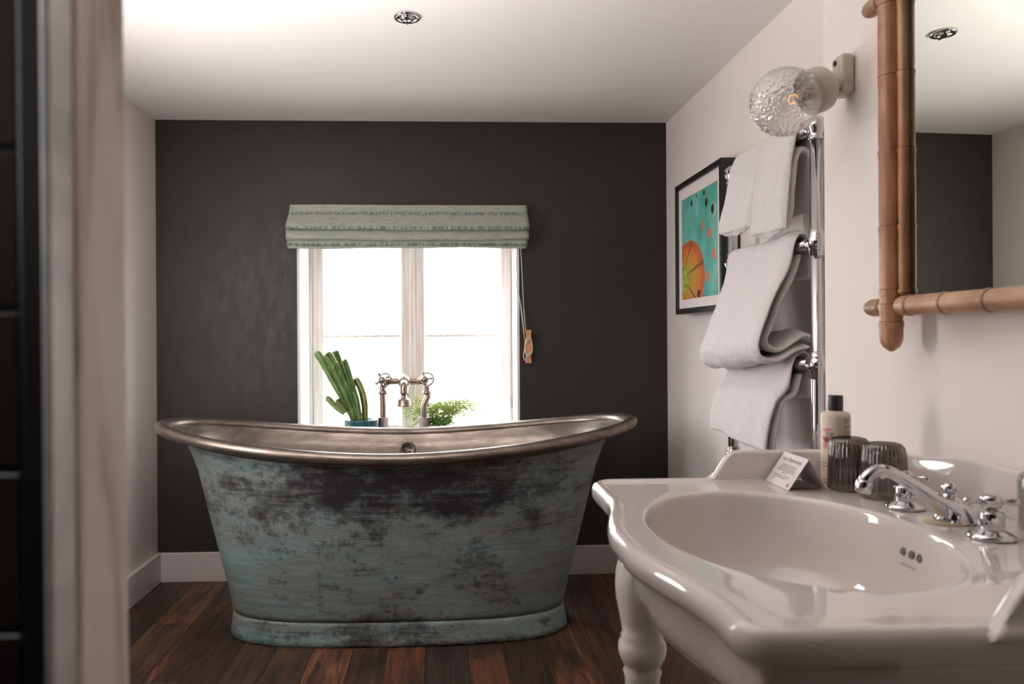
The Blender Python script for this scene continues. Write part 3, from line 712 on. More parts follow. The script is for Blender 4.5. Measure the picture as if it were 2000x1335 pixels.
# ------------------------------------------------------------------ heated towel rail
RX, RYn, RYf = .95, 1.918, 2.492
rail = thing('towel_rail', 'chrome ball-jointed towel rail on the white wall beside the picture', 'towel rail', (RX, (RYn + RYf) / 2, 0))
zj = [1.632, 1.335, 1.022, .70, .38]
PRD = .0165
for Yp in (RYn, RYf):
    P = MB().tube([(RX, Yp, .02), (RX, Yp, 1.615)], PRD, 24); P.lathe([(.030, -.0), (.030, .006), (.019, .02)], (RX, Yp, 0), n=24)
    P.build('post', M['chrome'], rail)
    for i, zz in enumerate(zj):
        j = MB()
        if i == 0:
            j.lathe([(.0185, -.036), (.0205, -.035), (.0205, -.030), (.0185, -.028), (.020, -.018), (.0245, -.008), (.0255, 0), (.0245, .009), (.019, .018), (.010, .0235), (.0001, .025)], (RX, Yp, zz), n=28)
        else:
            j.lathe([(PRD, -.036), (.0205, -.035), (.0205, -.016), (.0225, -.014), (.0265, -.004), (.0265, .004), (.0225, .014), (.0205, .02), (.0195, .034), (PRD, .035)], (RX, Yp, zz), n=28)
        s_ = 1 if Yp == RYn else -1
        j.lathe([(.0205, 0), (.0205, .026), (.018, .034), (PRD - .002, .036)], (RX, Yp, zz), (0, s_, 0), 24)
        j.build('ball_joint', M['chrome'], rail)
    for zz in (zj[0], zj[2], zj[4]):
        MB().tube([(RX, Yp, zz), (XR - .006, Yp, zz)], .009, 16).lathe([(.022, 0), (.022, .004), (.012, .012)], (XR, Yp, zz), (-1, 0, 0), 20).build('wall_stay', M['chrome'], rail)
for i, zz in enumerate(zj):
    MB().tube([(RX, RYn, zz), (RX, RYf, zz)], .0135, 20).build('rung', M['chrome'], rail)
MB().lathe([(.006, -.012), (.009, -.010), (.009, .002), (.004, .006), (.003, .016)], (RX - .004, RYf + .0, .982), (0, 0, -1), 12).build('air_valve', M['chrome'], rail)

# ------------------------------------------------------------------ towels
clouds = bpy.data.textures.new('terry_pile', 'CLOUDS'); clouds.noise_scale = .011
folds_t = bpy.data.textures.new('soft_folds', 'CLOUDS'); folds_t.noise_scale = .09
def towel(name, label, layers, skew, loc, group, thick=.012, disp=.0028):
    """layers: list of (profile pts at far end [(X,z)], profile pts at near end, Yfar, Ynear, thickness)"""
    r = MB()
    for pf, pn, yf, yn, th in layers:
        A = spline([(x, 0, z) for x, z in pf], 8); B = spline([(x, 0, z) for x, z in pn], 8); m = len(A); ns = 26; Rg = []
        for k in range(ns + 1):
            s = k / ns; e = min(s, 1 - s) * ns
            tt = th * (math.sqrt(max(0.05, 1 - ((1.6 - e) / 1.6) ** 2)) if e < 1.6 else 1)
            C = [A[i].lerp(B[i], s) for i in range(m)]; out = []; inn = []
            for i in range(m):
                d = (C[min(m - 1, i + 1)] - C[max(0, i - 1)]); d.normalize(); nrm = Vector((-d.z, 0, d.x))
                ei = min(i, m - 1 - i); te = tt * (math.sqrt(max(.08, 1 - ((2.2 - ei) / 2.2) ** 2)) if ei < 2.2 else 1)
                hh = max(0, (zmax(A) - C[i].z)); yk = lerp(yf, yn, s) + skew * hh * 0
                wv = .0035 * math.sin(s * 9 + C[i].z * 7) + .002 * math.sin(s * 21 + C[i].z * 3)
                out.append(Vector((C[i].x, yk, C[i].z)) + nrm * (te / 2 + wv)); inn.append(Vector((C[i].x, yk, C[i].z)) - nrm * (te / 2 - wv))
            Rg.append(out + inn[::-1])
        r.rings(Rg, False, False); nn_ = len(Rg[0]); hh_ = nn_ // 2; base_ = len(r.v) - nn_ * len(Rg)
        for q0 in (base_, base_ + nn_ * (len(Rg) - 1)):
            for i in range(hh_ - 1):
                r.f.append([q0 + i, q0 + i + 1, q0 + nn_ - 2 - i, q0 + nn_ - 1 - i]); r.sm.append(True)
    o = r.build(name, M['towel'], None, subsurf=2)
    d = o.modifiers.new('folds', 'DISPLACE'); d.texture = folds_t; d.strength = .007; d.mid_level = .5; d.texture_coords = 'GLOBAL'
    d = o.modifiers.new('pile', 'DISPLACE'); d.texture = clouds; d.strength = disp; d.mid_level = .5; d.texture_coords = 'GLOBAL'
    return tag(o, label, 'towel', group)
def zmax(A): return max(p.z for p in A)
G = 'white towels on the chrome rail'
# hand towels on the top rung
zr = zj[0]
def hang(x_front_bot, z_bot, bulge=.0, top=.02):
    return [(RX + .030, z_bot + .07), (RX + .030, zr - .12), (RX + .024, zr - .02), (RX + .012, zr + top), (RX - .008, zr + top + .006), (RX - .028, zr - .006), (RX - .040 - bulge * .4, zr - .10), (x_front_bot + .003, z_bot + .05), (x_front_bot, z_bot + .006)]
def at(pxy, X): p = onX(pxy[0], pxy[1], X); return p
def handtowel(label, yf, yn, xb, zb_, tp=.026):
    L1 = (hang(xb, zb_, .01, tp), hang(xb + .006, zb_ - .006, .006, tp), yf, yn, .017)
    inner = [(RX + .030, zb_ + .05), (RX + .022, zr - .06), (RX - .012, zr - .045), (RX - .026, zr - .10), (xb + .026, zb_ + .05), (xb + .016, zb_ + .012), (xb + .003, zb_ + .003)]
    L2 = (inner, inner, yf - .004, yn + .004, .017)
    return towel('hand_towel', label, [L1, L2], 0, None, G)
handtowel('small white hand towel on the top rung, next to the framed picture', 2.41, 2.190, .884, 1.412)
handtowel('small white hand towel on the top rung, next to the near chrome post', 2.183, 1.980, .893, 1.378)
# bath towel on second rung, billowing over the third
zr2 = zj[1]
pf = [(.982, 1.25), (.980, 1.275), (.975, zr2 - .03), (.955, zr2 + .022), (.932, zr2 + .018), (.914, zr2 - .06), (.886, 1.20), (.848, 1.10), (.828, 1.045), (.842, 1.01), (.880, 1.002), (.925, 1.040), (.950, 1.072)]
pn = [(.982, 1.25), (.980, 1.275), (.975, zr2 - .03), (.955, zr2 + .026), (.930, zr2 + .018), (.910, zr2 - .06), (.872, 1.20), (.842, 1.12), (.828, 1.070), (.842, 1.040), (.880, 1.036), (.925, 1.060), (.965, 1.072)]
pf2 = [(.946, zr2 - .024), (.930, zr2 - .08), (.906, 1.19), (.874, 1.10), (.857, 1.06), (.868, 1.036), (.893, 1.034), (.925, 1.066), (.950, 1.096), (.985, 1.094)]
pn2 = [(.946, zr2 - .024), (.928, zr2 - .08), (.897, 1.19), (.870, 1.12), (.857, 1.088), (.868, 1.068), (.893, 1.066), (.925, 1.086), (.955, 1.102), (.985, 1.090)]
towel('bath_towel', 'thick white bath towel draped over the middle rung and billowing outward', [(pf, pn, 2.46, 1.985, .022), (pf2, pn2, 2.45, 1.993, .020)], 0, None, G)
zr3 = zj[2]
pf = [(.982, .93), (.980, .96), (.974, zr3 - .03), (.958, zr3 + .020), (.930, zr3 + .010), (.908, zr3 - .06), (.880, .92), (.862, .85), (.862, .80)]
pn = [(.982, .93), (.980, .96), (.974, zr3 - .03), (.958, zr3 + .024), (.928, zr3 + .014), (.906, zr3 - .06), (.872, .92), (.848, .84), (.842, .79)]
pf2 = [(.950, zr3 - .024), (.932, zr3 - .08), (.904, .92), (.888, .85), (.886, .80)]
pn2 = [(.950, zr3 - .024), (.928, zr3 - .08), (.896, .92), (.874, .84), (.868, .79)]
towel('bath_towel', 'white bath towel hanging from the lower rung down behind the sink', [(pf, pn, 2.45, 1.99, .022), (pf2, pn2, 2.44, 1.995, .02)], 0, None, G)

# ------------------------------------------------------------------ washbasin
YM = 1.050; HY = .378; XBk = XN - .002; ZD = .830
sink = thing('washbasin', 'large white ceramic console washbasin with serpentine front and upstand', 'sink', (.5, YM, 0))
def front_x(u):
    a = abs(u)
    a = abs(u + .04); x = .266 - .039 * (1 - sstep(.03, .26, a))
    return x
half = []
N1 = 46
for i in range(N1 + 1):
    u = lerp(0, HY - .045, i / N1); half.append((front_x(u), u))
x0c = front_x(HY - .045)
for k in range(1, 13):        # rounded ear corner
    a = PI / 2 * k / 12
    half.append((x0c + .045 * (1 - math.cos(a)) , HY - .045 + .045 * math.sin(a)))
xs = half[-1][0]
for k in range(1, 25): half.append((lerp(xs, XBk, k / 24), HY))
for k in range(1, 14): half.append((XBk, lerp(HY, 0, k / 14)))
half.append((XBk, 0))
outline = [(x, YM + u) for x, u in half] + [(front_x(-u) if k_ >= len(half) - 2 - N1 else x, YM - u) for k_, (x, u) in enumerate(half[-2:0:-1])]
NO = len(outline)
Bc = Vector((.4765, YM)); BAx, BAy = .1885, .259
def nrm2(i):
    a = Vector(outline[(i - 1) % NO]); b = Vector(outline[(i + 1) % NO]); d = (b - a).normalized(); return Vector((d.y, -d.x))
sgn = 1
if (Vector(outline[0]) + nrm2(0) * .01 - Bc).length > (Vector(outline[0]) - Bc).length: sgn = -1
def off(i, d):
    p = Vector(outline[i]); q = p + sgn * nrm2(i) * min(d, .03)
    if d > .03: q = q + (Bc - q).normalized() * (d - .03)
    if p.x > XBk - 1e-4 and d <= .03: q = Vector((XBk, q.y))
    return q
def bowl(i, s):
    p = Vector(outline[i]) - Bc; th = math.atan2(p.y / BAy, p.x / BAx)
    return Bc + Vector((BAx * s * math.cos(th), BAy * s * math.sin(th)))
rings_ = []
for s, z in ((.05, .660), (.3, .661), (.55, .667), (.72, .680), (.83, .700), (.90, .727), (.94, .757), (.965, .787), (.98, .809), (.99, .820), (.999, .8262), (1.012, .8288), (1.03, .8294)):
    rings_.append([(*bowl(i, s), z + (.0 if s < .6 else 0)) for i in range(NO)])
def mixr(tt, z):
    return [(*bowl(i, 1.03).lerp(off(i, .030), tt), z) for i in range(NO)]
rings_ += [mixr(.25, .829), mixr(.5, .829), mixr(.78, .829)]
for d, z in ((.030, .8288), (.026, .8284), (.022, .8296), (.017, .8325), (.011, .8338), (.005, .8310), (.001, .825), (0, .817), (.001, .808), (.005, .800), (.011, .796), (.018, .7935), (.024, .789), (.028, .782), (.031, .770), (.034, .750), (.040, .730), (.052, .714), (.07, .706), (.12, .698), (.18, .660), (.24, .648)):
    rings_.append([(*off(i, d), z) for i in range(NO)])
basin = MB().rings(rings_, True, True).build('basin', M['ceramic'], sink)
# upstand along far side, wall and near side
path = [(.490, YM + HY - .009)] + [(x, YM + HY - .0085) for x in (.52, .56, .62, .70, .77)] + [(.815, YM + HY - .020), (.836, YM + HY - .045), (.842, YM + HY - .09)]
path += [(.843, YM + u) for u in (.2, .1, 0, -.1, -.2)] + [(.842, YM - HY + .09), (.836, YM - HY + .045), (.815, YM - HY + .020)] + [(x, YM - HY + .0085) for x in (.77, .70, .62, .56, .52)] + [(.490, YM - HY + .009)]
PP = spline([(x, y, 0) for x, y in path], 5); m = len(PP); Rg = []
L = [0]
for a, b in zip(PP[:-1], PP[1:]): L.append(L[-1] + (b - a).length)
for i, p in enumerate(PP):
    e = min(L[i], L[-1] - L[i]); h = .0005 + .0555 * sstep(-.004, .050, e) + .016 * sstep(.40, .56, e)
    d = (PP[min(m - 1, i + 1)] - PP[max(0, i - 1)]).normalized(); nn = Vector((-d.y, d.x, 0))
    th = .0105
    sec = [(-th - .010, 0), (-th - .003, .006), (-th, .016), (-th, h - .006), (-th * .6, h - .0015), (0, h), (th * .6, h - .0015), (th, h - .006), (th, .004), (th, -.014 - .019 * sstep(.02, .09, e)), (0, -.014 - .019 * sstep(.02, .09, e))]
    sec = [(a_, min(b_, h)) for a_, b_ in sec]
    rg = []
    for a_, b_ in sec:
        q = p - nn * a_; rg.append((min(q.x, XN - .001), q.y, ZD - .002 + b_))
    Rg.append(rg)
# orientation: section's negative side must face the bowl
tst = PP[m // 2]; d = (PP[m // 2 + 1] - PP[m // 2 - 1]).normalized(); nn = Vector((-d.y, d.x, 0))
if ((tst - nn * -.02) - Vector((Bc.x, Bc.y, 0))).length > ((tst + nn * -.02) - Vector((Bc.x, Bc.y, 0))).length:
    pass
MB().rings(Rg, True, True).build('upstand', M['ceramic'], sink)
for lx, ly in ((.345, YM + .290), (.345, YM - .290)):
    MB().lathe([(.030, 0), (.034, .02), (.030, .04), (.024, .06), (.0215, .12), (.026, .30), (.030, .44), (.031, .50), (.034, .512), (.030, .520), (.036, .527), (.041, .540), (.0425, .550), (.041, .562), (.036, .570), (.0375, .574), (.034, .580), (.038, .600), (.0455, .640), (.047, .665), (.045, .690), (.039, .712), (.034, .722), (.034, .727), (.030, .730), (.030, .735)], (lx, ly, 0), n=40).build('leg', M['ceramic'], sink)
MB().lathe([(.09, 0), (.095, .02), (.07, .08), (.055, .3), (.06, .55), (.085, .63), (.10, .65)], (.60, YM, 0), n=40).build('pedestal', M['ceramic'], sink)
# overflow holes + printed mark
for px, py in ((1766, 1076), (1782, 1083), (1797.5, 1090)):
    # march the ray to the bowl surface
    d = ray(px, py).normalized(); o0 = Vector((0, 0, CH)); best = None
    s_ = .8
    while s_ < 1.6:
        p = o0 + d * s_
        rr_ = math.hypot((p.x - Bc.x) / BAx, (p.y - Bc.y) / BAy)
        tab = [(.72, .680), (.83, .700), (.90, .727), (.94, .757), (.965, .787), (.98, .809), (.99, .820), (1.0, .827), (1.2, .829)]
        zz = .69
        for (a, za_), (b, zb_) in zip(tab[:-1], tab[1:]):
            if a <= rr_ <= b: zz = lerp(za_, zb_, (rr_ - a) / (b - a))
        if rr_ > 1.2: zz = .829
        if p.z < zz: best = p; break
        s_ += .002
    if best:
        nn = Vector((-(best.x - Bc.x) / BAx ** 2, -(best.y - Bc.y) / BAy ** 2, 0)).normalized(); nn = (nn + Vector((0, 0, .3))).normalized()
        MB().lathe([(.0056, -.002), (.0056, .0010), (.0045, .0007), (.0001, .0002)], best + nn * .0014, nn, 18).build('overflow_hole', M['shadehole'], sink)
        if abs(px - 1782) < 1: ovp, ovn = best, nn
sd = Vector((0, 0, 1)).cross(ovn).normalized(); up = ovn.cross(sd)
pc_ = ovp - up * .017 + ovn * .0018
for q in range(9):
    a = pc_ + sd * (-.016 + q * .004) ; MB
mk = MB()
for q in range(9):
    a = pc_ + sd * (-.016 + q * .0038); wq = .0012 + .0003 * (q % 3)
    mk.add([a - sd * wq - up * .001, a + sd * wq - up * .001, a + sd * wq + up * .001, a - sd * wq + up * .001], [(0, 1, 2, 3)], False)
mk.build('maker_mark', M['print'], sink)
# waste
MB().lathe([(.024, 0), (.024, .003), (.016, .004), (.014, .002), (.0001, .002)], (Bc.x, Bc.y, .660), n=28).build('drain', M['chrome'], sink)

# ------------------------------------------------------------------ basin taps
def pillar(name, label, base, ang, s=1.0):
    r = thing(name, label, 'tap', base, 'lever handled basin taps')
    b = Vector(base)
    Z_ = .82
    MB().lathe([(.0285, 0), (.029, .003), (.024, .007), (.0175, .010), (.0165, .0115)], b, n=36).build('flange', M['chrome'], r)
    MB().lathe([(.0150, .011), (.0155, .0125), (.0155, .0325), (.0145, .0345), (.0085, .036), (.007, .040)], b, n=32).build('body', M['chrome'], r)
    MB().lathe([(.007, .0385), (.0112, .040), (.0130, .0445), (.0125, .050), (.0125, .053), (.0095, .0565), (.0001, .0575)], b, n=28).build('hub', M['chrome'], r)
    for k in (0, PI):
        d = Vector((math.cos(ang + k), math.sin(ang + k), 0)); c0 = b + Vector((0, 0, .0475))
        MB().tube([c0 + d * .010, c0 + d * .014, c0 + d * .019, c0 + d * .024, c0 + d * .030, c0 + d * .033, c0 + d * .0345], [.0046, .0034, .0034, .0046, .006, .005, .001], 14).build('lever', M['chrome'], r)
    MB().ball(b + Vector((-.0125, -.009, .021)), .0018, 8, 6).build('grub_screw', M['darkhole'], r)
    return r
hb_ = onZ(1936, 1049, ZD)
pillar('basin_tap', 'chrome basin tap with double lever nearest the camera on the sink deck', (hb_.x, hb_.y, ZD), math.radians(-12))
hb2 = onZ(1767, 991, ZD)
pillar('basin_tap', 'chrome basin tap with double lever standing behind the spout beside the ribbed glass', (hb2.x, hb2.y, ZD), math.radians(-35))
sb = onZ(1857, 1018, ZD)
sp = thing('basin_spout', 'chrome curved basin spout with round knob between the two lever taps', 'tap', (sb.x, sb.y, ZD))
b = Vector((sb.x, sb.y, ZD))
mbx = MB(); Rg = []
for z_, rx_, ry_, cx_ in ((0, .033, .0255, -.006), (.002, .034, .026, -.006), (.0035, .032, .025, -.006)):
    Rg.append([(b.x + cx_ + rx_ * math.cos(2 * PI * k / 36), b.y + ry_ * math.sin(2 * PI * k / 36), b.z + z_ - .001) for k in range(36)])
MB().rings(Rg).build('sealant_ring', M['limescale'], sp)
Rg = []
# swept spout: from deck base up and out to the tip over the bowl
ctl = [((.006, 0, 0), .031, .0245), ((.000, 0, .011), .0255, .0225), ((-.014, 0, .024), .0140, .0150), ((-.043, 0, .0445), .0094, .0105), ((-.073, 0, .0635), .0084, .0090), ((-.095, 0, .0745), .0083, .0086), ((-.112, 0, .0735), .0086, .0088), ((-.124, 0, .064), .0092, .0092), ((-.128, 0, .052), .0092, .0092)]
pth = spline([b + Vector(c[0]) for c in ctl], 6); rad_ = spline([(c[1], c[2], 0) for c in ctl], 6)
m = len(pth)
for i, p in enumerate(pth):
    d = (pth[min(m - 1, i + 1)] - pth[max(0, i - 1)]).normalized()
    if i < 7: d = Vector((0, 0, 1)).lerp(d, i / 7).normalized()
    nn = Vector((-d.z, 0, d.x))
    Rg.append([p + Vector((0, 1, 0)) * rad_[i].y * math.cos(2 * PI * k / 28) + nn * rad_[i].x * math.sin(2 * PI * k / 28) for k in range(28)])
for rg in Rg:
    for q in rg: q.z = max(q.z, b.z + .0005)
MB().rings(Rg).build('spout_arm', M['chrome'], sp)
Rg = []
for z_, k_ in ((.0005, 1.0), (.008, .86), (.018, .66), (.027, .48), (.033, .36), (.0355, .26)):
    Rg.append([(b.x + .006 - .007 * (1 - k_) + .031 * k_ * math.cos(2 * PI * k / 28), b.y + .0245 * k_ * math.sin(2 * PI * k / 28), b.z + z_) for k in range(28)])
MB().rings(Rg).build('spout_base', M['chrome'], sp)
tip = pth[-1]
MB().lathe([(.0092, .010), (.0112, .007), (.0112, -.006), (.0100, -.008), (.0085, -.009), (.001, -.008)], tip, (.22, 0, 1), 24).build('aerator', M['chrome'], sp)
kb = Vector((b.x - .002, b.y, b.z + .0325))
MB().lathe([(.0065, -.004), (.0065, .0005), (.0075, .001), (.0075, .0065), (.006, .0075), (.0085, .0095), (.0105, .0145), (.0098, .0195), (.006, .0235), (.0001, .0248)], kb, n=24).build('pop_up_knob', M['chrome'], sp)

# ------------------------------------------------------------------ things on the basin deck
# tent card
cbr = Vector((.5935, 1.305, ZD)); cbl = Vector((.5935, 1.400, ZD)); cr_n = Vector((.630, 1.305, .8838)); cr_f = Vector((.630, 1.400, .8838)); b2n = Vector((.664, 1.305, ZD)); b2f = Vector((.664, 1.400, ZD))
card = thing('tent_card', 'folded white card with grey lettering standing on the sink deck', 'card', (.63, 1.352, ZD))
def plate(a, b_, c_, d_, th):
    n_ = (b_ - a).cross(d_ - a).normalized() * th
    return MB().rings([[a, b_, c_, d_], [a + n_, b_ + n_, c_ + n_, d_ + n_]], smooth=False)
plate(cbl, cbr, cr_n, cr_f, -.0005).build('front_leaf', M['card'], card)
plate(b2f, b2n, cr_n, cr_f, .0005).build('back_leaf', M['card'], card)
plate(cbr + Vector((.008, .02, .001)), b2n + Vector((-.006, .02, .001)), b2f + Vector((-.006, -.004, .001)), cbl + Vector((.008, -.004, .001)), .0005).build('bottom_flap', M['card'], card)
ex = (cbr - cbl).normalized(); ey = (cr_f - cbl).normalized(); en = ex.cross(ey).normalized()
LW, LH = (cbr - cbl).length, (cr_f - cbl).length
def on_card(u, v_): return cbl + ex * (u * LW) + ey * (v_ * LH) + en * .0008
if en.x > 0: en = -en
fl = [b for b in card.children if b.name.startswith('front_leaf')][0]
def text_mesh(txt, size, origin, ex, ey, name, parent, mat):
    cu = bpy.data.curves.new('lettering', 'FONT'); cu.body = txt; cu.size = size; cu.align_x = 'CENTER'
    tmp = bpy.data.objects.new('lettering_tmp', cu); COL.objects.link(tmp)
    dg = bpy.context.evaluated_depsgraph_get(); me = bpy.data.meshes.new_from_object(tmp.evaluated_get(dg)); bpy.data.objects.remove(tmp)
    ez = ex.cross(ey)
    for v in me.vertices:
        q = origin + ex * v.co.x + ey * v.co.y; v.co = q - wloc(parent)
    me.materials.clear(); me.materials.append(mat)
    o = bpy.data.objects.new(name, me); COL.objects.link(o); o.parent = parent; WL[o.name] = wloc(parent); return o
text_mesh('Your Bathroom', .0115, on_card(.47, .76), ex, ey, 'heading', fl, M['ink'])
ln = MB()
for v_, u0, u1 in ((.63, .22, .82), (.57, .18, .80), (.51, .17, .83), (.45, .16, .82), (.39, .38, .60), (.30, .16, .76), (.245, .22, .66)):
    rn = random.Random(int(v_ * 100)); u_ = u0
    while u_ < u1:
        wd = rn.uniform(.02, .06); a = on_card(u_, v_); 
        ln.add([a, a + ex * wd * LW * .85, a + ex * wd * LW * .85 + ey * .0013, a + ey * .0013], [(0, 1, 2, 3)], False); u_ += wd
ln.build('text_lines', M['ink'], fl)['kind'] = 'stuff'
lg = MB(); lg.tube([on_card(.86, .12) + (ex * math.cos(q * PI / 4) * .002 + ey * math.sin(q * PI / 4) * .003) for q in range(8)], .0004, 4, loop=True); lg.tube([on_card(.83, .07), on_card(.90, .07), on_card(.90, .15)], .0003, 4)
lg.tube(spline([on_card(.80, .72), on_card(.88, .80), on_card(.86, .92)], 5), .0002, 4); lg.tube(spline([on_card(.10, .10), on_card(.20, .14), on_card(.16, .20)], 5), .0002, 4)
lg.build('emblem', M['ink'], fl)['kind'] = 'stuff'

# lotion bottle
bp = Vector((.716, 1.379, ZD))
bt = thing('lotion_bottle', 'cream lotion bottle with black cap and pink flower print beside the ribbed tumblers', 'bottle', tuple(bp))
body_prof = [(.022, 0), (.0248, .002), (.0255, .006), (.0255, .1205), (.0245, .126), (.020, .1285), (.0135, .129), (.0125, .1315), (.0125, .1345)]
bd = MB().lathe(body_prof, bp, n=40).build('bottle_body', M['lotion'], bt)
MB().lathe([(.0130, .131), (.0132, .1325), (.0132, .157), (.0125, .1587), (.0001, .1587)], bp, n=36).build('cap', M['cap'], bt)
def decal(pts_uv, mat, name, parent, r=.02585):
    """flat print wrapped on the bottle: u = angle (rad, 0 faces -Y), v = height"""
    mb = MB(); vs = [bp + Vector((r * math.sin(u), -r * math.cos(u), v_)) for u, v_ in pts_uv]
    cu_ = sum(u for u, _ in pts_uv) / len(pts_uv); cv = sum(v_ for _, v_ in pts_uv) / len(pts_uv)
    vs.append(bp + Vector(((r + .0003) * math.sin(cu_), -(r + .0003) * math.cos(cu_), cv))); n_ = len(pts_uv)
    mb.add(vs, [(i, (i + 1) % n_, n_) for i in range(n_)], False); return mb.build(name, mat, parent)
facing = -math.atan2(bp.x, bp.y)     # direction towards the camera
def U_(px): return math.asin(max(-1, min(1, ((px - 1635) / 27)))) + facing * -1 * -1
def H_(py): return (945 - py) * 1.36 / 1500
def blob(cx_, cy_, rx_, ry_, n_=14, wob=.15, seed=1):
    rn = random.Random(seed); return [(U_(cx_ + rx_ * math.cos(2 * PI * k / n_) * (1 + rn.uniform(-wob, wob))), H_(cy_ + ry_ * math.sin(2 * PI * k / n_) * (1 + rn.uniform(-wob, wob)))) for k in range(n_)]
decal(blob(1620, 846, 11, 13, seed=2), M['pinkflower'], 'flower_print', bd, .0258)
decal(blob(1625, 848, 7, 7, seed=3), M['greyflower'], 'petal_print', bd, .0260)
decal(blob(1619, 858, 6, 5, seed=4, wob=.35), M['redflower'], 'petal_print', bd, .0262)
decal(blob(1617, 868, 4, 8, seed=5, wob=.3), M['pinkflower'], 'petal_print', bd, .0260)
tl = MB()
for k in range(15):
    py = 815 + k * 2.8 
    if k in (4, 8): continue
    ps = [(U_(1649 + (10.5 * q / 4)), H_(py)) for q in range(5)]
    top = [bp + Vector((.0258 * math.sin(u), -.0258 * math.cos(u), v_ + .0006)) for u, v_ in ps]; bot = [bp + Vector((.0258 * math.sin(u), -.0258 * math.cos(u), v_ - .0006)) for u, v_ in ps]
    tl.add(top + bot[::-1], [tuple(range(10))], False)
for py, x0_, x1_ in ((905, 1610, 1628), (911, 1611, 1628), (938, 1612, 1620)):
    ps = [(U_(lerp(x0_, x1_, q / 4)), H_(py)) for q in range(5)]
    top = [bp + Vector((.0258 * math.sin(u), -.0258 * math.cos(u), v_ + .0007)) for u, v_ in ps]; bot = [bp + Vector((.0258 * math.sin(u), -.0258 * math.cos(u), v_ - .0007)) for u, v_ in ps]
    tl.add(top + bot[::-1], [tuple(range(10))], False)
tl.build('label_text', M['print'], bd)['kind'] = 'stuff'

def tumbler(name, label, base):
    r = thing(name, label, 'glass', base, 'upturned smoke grey ribbed tumblers')
    rib = lambda f_, h: 1 + .030 * math.cos(2 * PI * f_ * 32)
    b = Vector(base)
    outer = [(.0350, 0), (.0355, .002), (.0348, .03), (.0336, .056), (.0322, .074), (.0303, .083), (.0265, .0883), (.020, .0900)]
    inner = [(.0312, .002), (.0312, .03), (.0300, .056), (.0285, .072), (.024, .080), (.001, .0815)]
    m_ = MB().lathe(outer + [(.001, .0890)], b, n=180, cap0=False, mod=lambda f_, h: rib(f_, h) if h < .088 else 1)
    m_.lathe(inner, b, n=48, cap0=False)
    m_.rings([[b + Vector((.0350 * math.cos(2 * PI * k / 60), .0350 * math.sin(2 * PI * k / 60), 0)) for k in range(60)], [b + Vector((.0312 * math.cos(2 * PI * k / 60), .0312 * math.sin(2 * PI * k / 60), .002)) for k in range(60)]], False, False)
    m_.build('ribbed_wall', M['smoke'], r)
    MB().lathe([(.0265, .0815), (.0272, .085), (.025, .0880), (.0200, .0897), (.018, .088), (.001, .087)], b, n=60).build('thick_base', M['smoke'], r)
    return r
tumbler('ribbed_tumbler', 'upturned smoke grey ribbed tumbler directly in front of the lotion bottle', (.707, 1.3135, ZD + .0005))
tumbler('ribbed_tumbler', 'upturned smoke grey ribbed tumbler behind the spout tip, the nearer one to the camera', (.727, 1.243, ZD + .0005))
gb_ = thing('glass_bottle', 'sliver of a clear bottle with gold cap at the right picture edge', 'bottle', (.8085, 1.0196, ZD))
b = Vector((.8085, 1.0196, ZD))
MB().lathe([(.0195, 0), (.0205, .002), (.0205, .068), (.018, .076), (.009, .082), (.008, .086), (.006, .086), (.0065, .080), (.0165, .073), (.0185, .066), (.0185, .004), (.001, .003)], b, n=36).build('glass_body', M['clearglass'], gb_)
MB().lathe([(.0100, .084), (.0105, .086), (.0105, .096), (.0085, .0995), (.001, .1005)], b, n=28).build('cap', M['gold'], gb_)

# ------------------------------------------------------------------ wall lamp
Gc = onX(1533, 199, .712)
Pc = onX(1661, 155, XN); ax = (Gc - (Pc + Vector((0, -.0, .004)))).normalized()
lamp = thing('wall_lamp', 'ivory porcelain wall lamp with bubbled clear glass globe above the towel rail', 'lamp', (XN, Pc.y, Pc.z))
MB().box(XN - .030, XN - .0005, Pc.y - .022, Pc.y + .024, Pc.z - .036, Pc.z + .050).build('wall_plate', M['porcelain'], lamp, bevel=.009, seg=4)
MB().lathe([(.0055, 0), (.0055, .002), (.0035, .0015), (.0001, .0005)], (XN - .031, Pc.y + .004, Pc.z + .034), (-1, 0, 0), 14).build('screw', M['darkhole'], lamp)
GR = .071
s0 = Gc - ax * .086
MB().lathe([(.024, -.058), (.020, -.040), (.019, -.026), (.024, -.016)], s0, ax, 32).build('neck', M['porcelain'], lamp)
MB().lathe([(.020, -.022), (.036, -.016), (.0455, -.006), (.0475, .002), (.0475, .030), (.0455, .0315), (.041, .031), (.040, .024), (.001, .020)], s0, ax, 48).build('collar', M['porcelain'], lamp)
bmx = bmesh.new(); bmesh.ops.create_icosphere(bmx, subdivisions=6, radius=1)
offl = wloc(lamp); fib = []
NB = 1500
for k in range(NB):
    z_ = 1 - 2 * (k + .5) / NB; a_ = k * 2.399963; r_ = math.sqrt(1 - z_ * z_); fib.append((Vector((r_ * math.cos(a_), r_ * math.sin(a_), z_)) + Vector((random.uniform(-.035, .035), random.uniform(-.035, .035), random.uniform(-.035, .035)))).normalized())
from mathutils import kdtree
kd = kdtree.KDTree(NB)
for i, p in enumerate(fib): kd.insert(p, i)
kd.balance()
for v in bmx.verts:
    d = v.co.normalized(); _, _, dist = kd.find(d); h = max(0, 1 - (dist / .05) ** 2)
    v.co = Gc - offl + d * (GR - .0035 + .0046 * h)
bmesh.ops.delete(bmx, geom=[v for v in bmx.verts if (v.co + offl - Gc).dot(-ax) > GR * .84], context='VERTS')
me = bpy.data.meshes.new('globe'); 
for f_ in bmx.faces: f_.smooth = True
bmx.to_mesh(me); bmx.free(); me.materials.append(M['bubble'])
gl = bpy.data.objects.new('globe', me); COL.objects.link(gl); gl.parent = lamp; WL['globe'] = offl
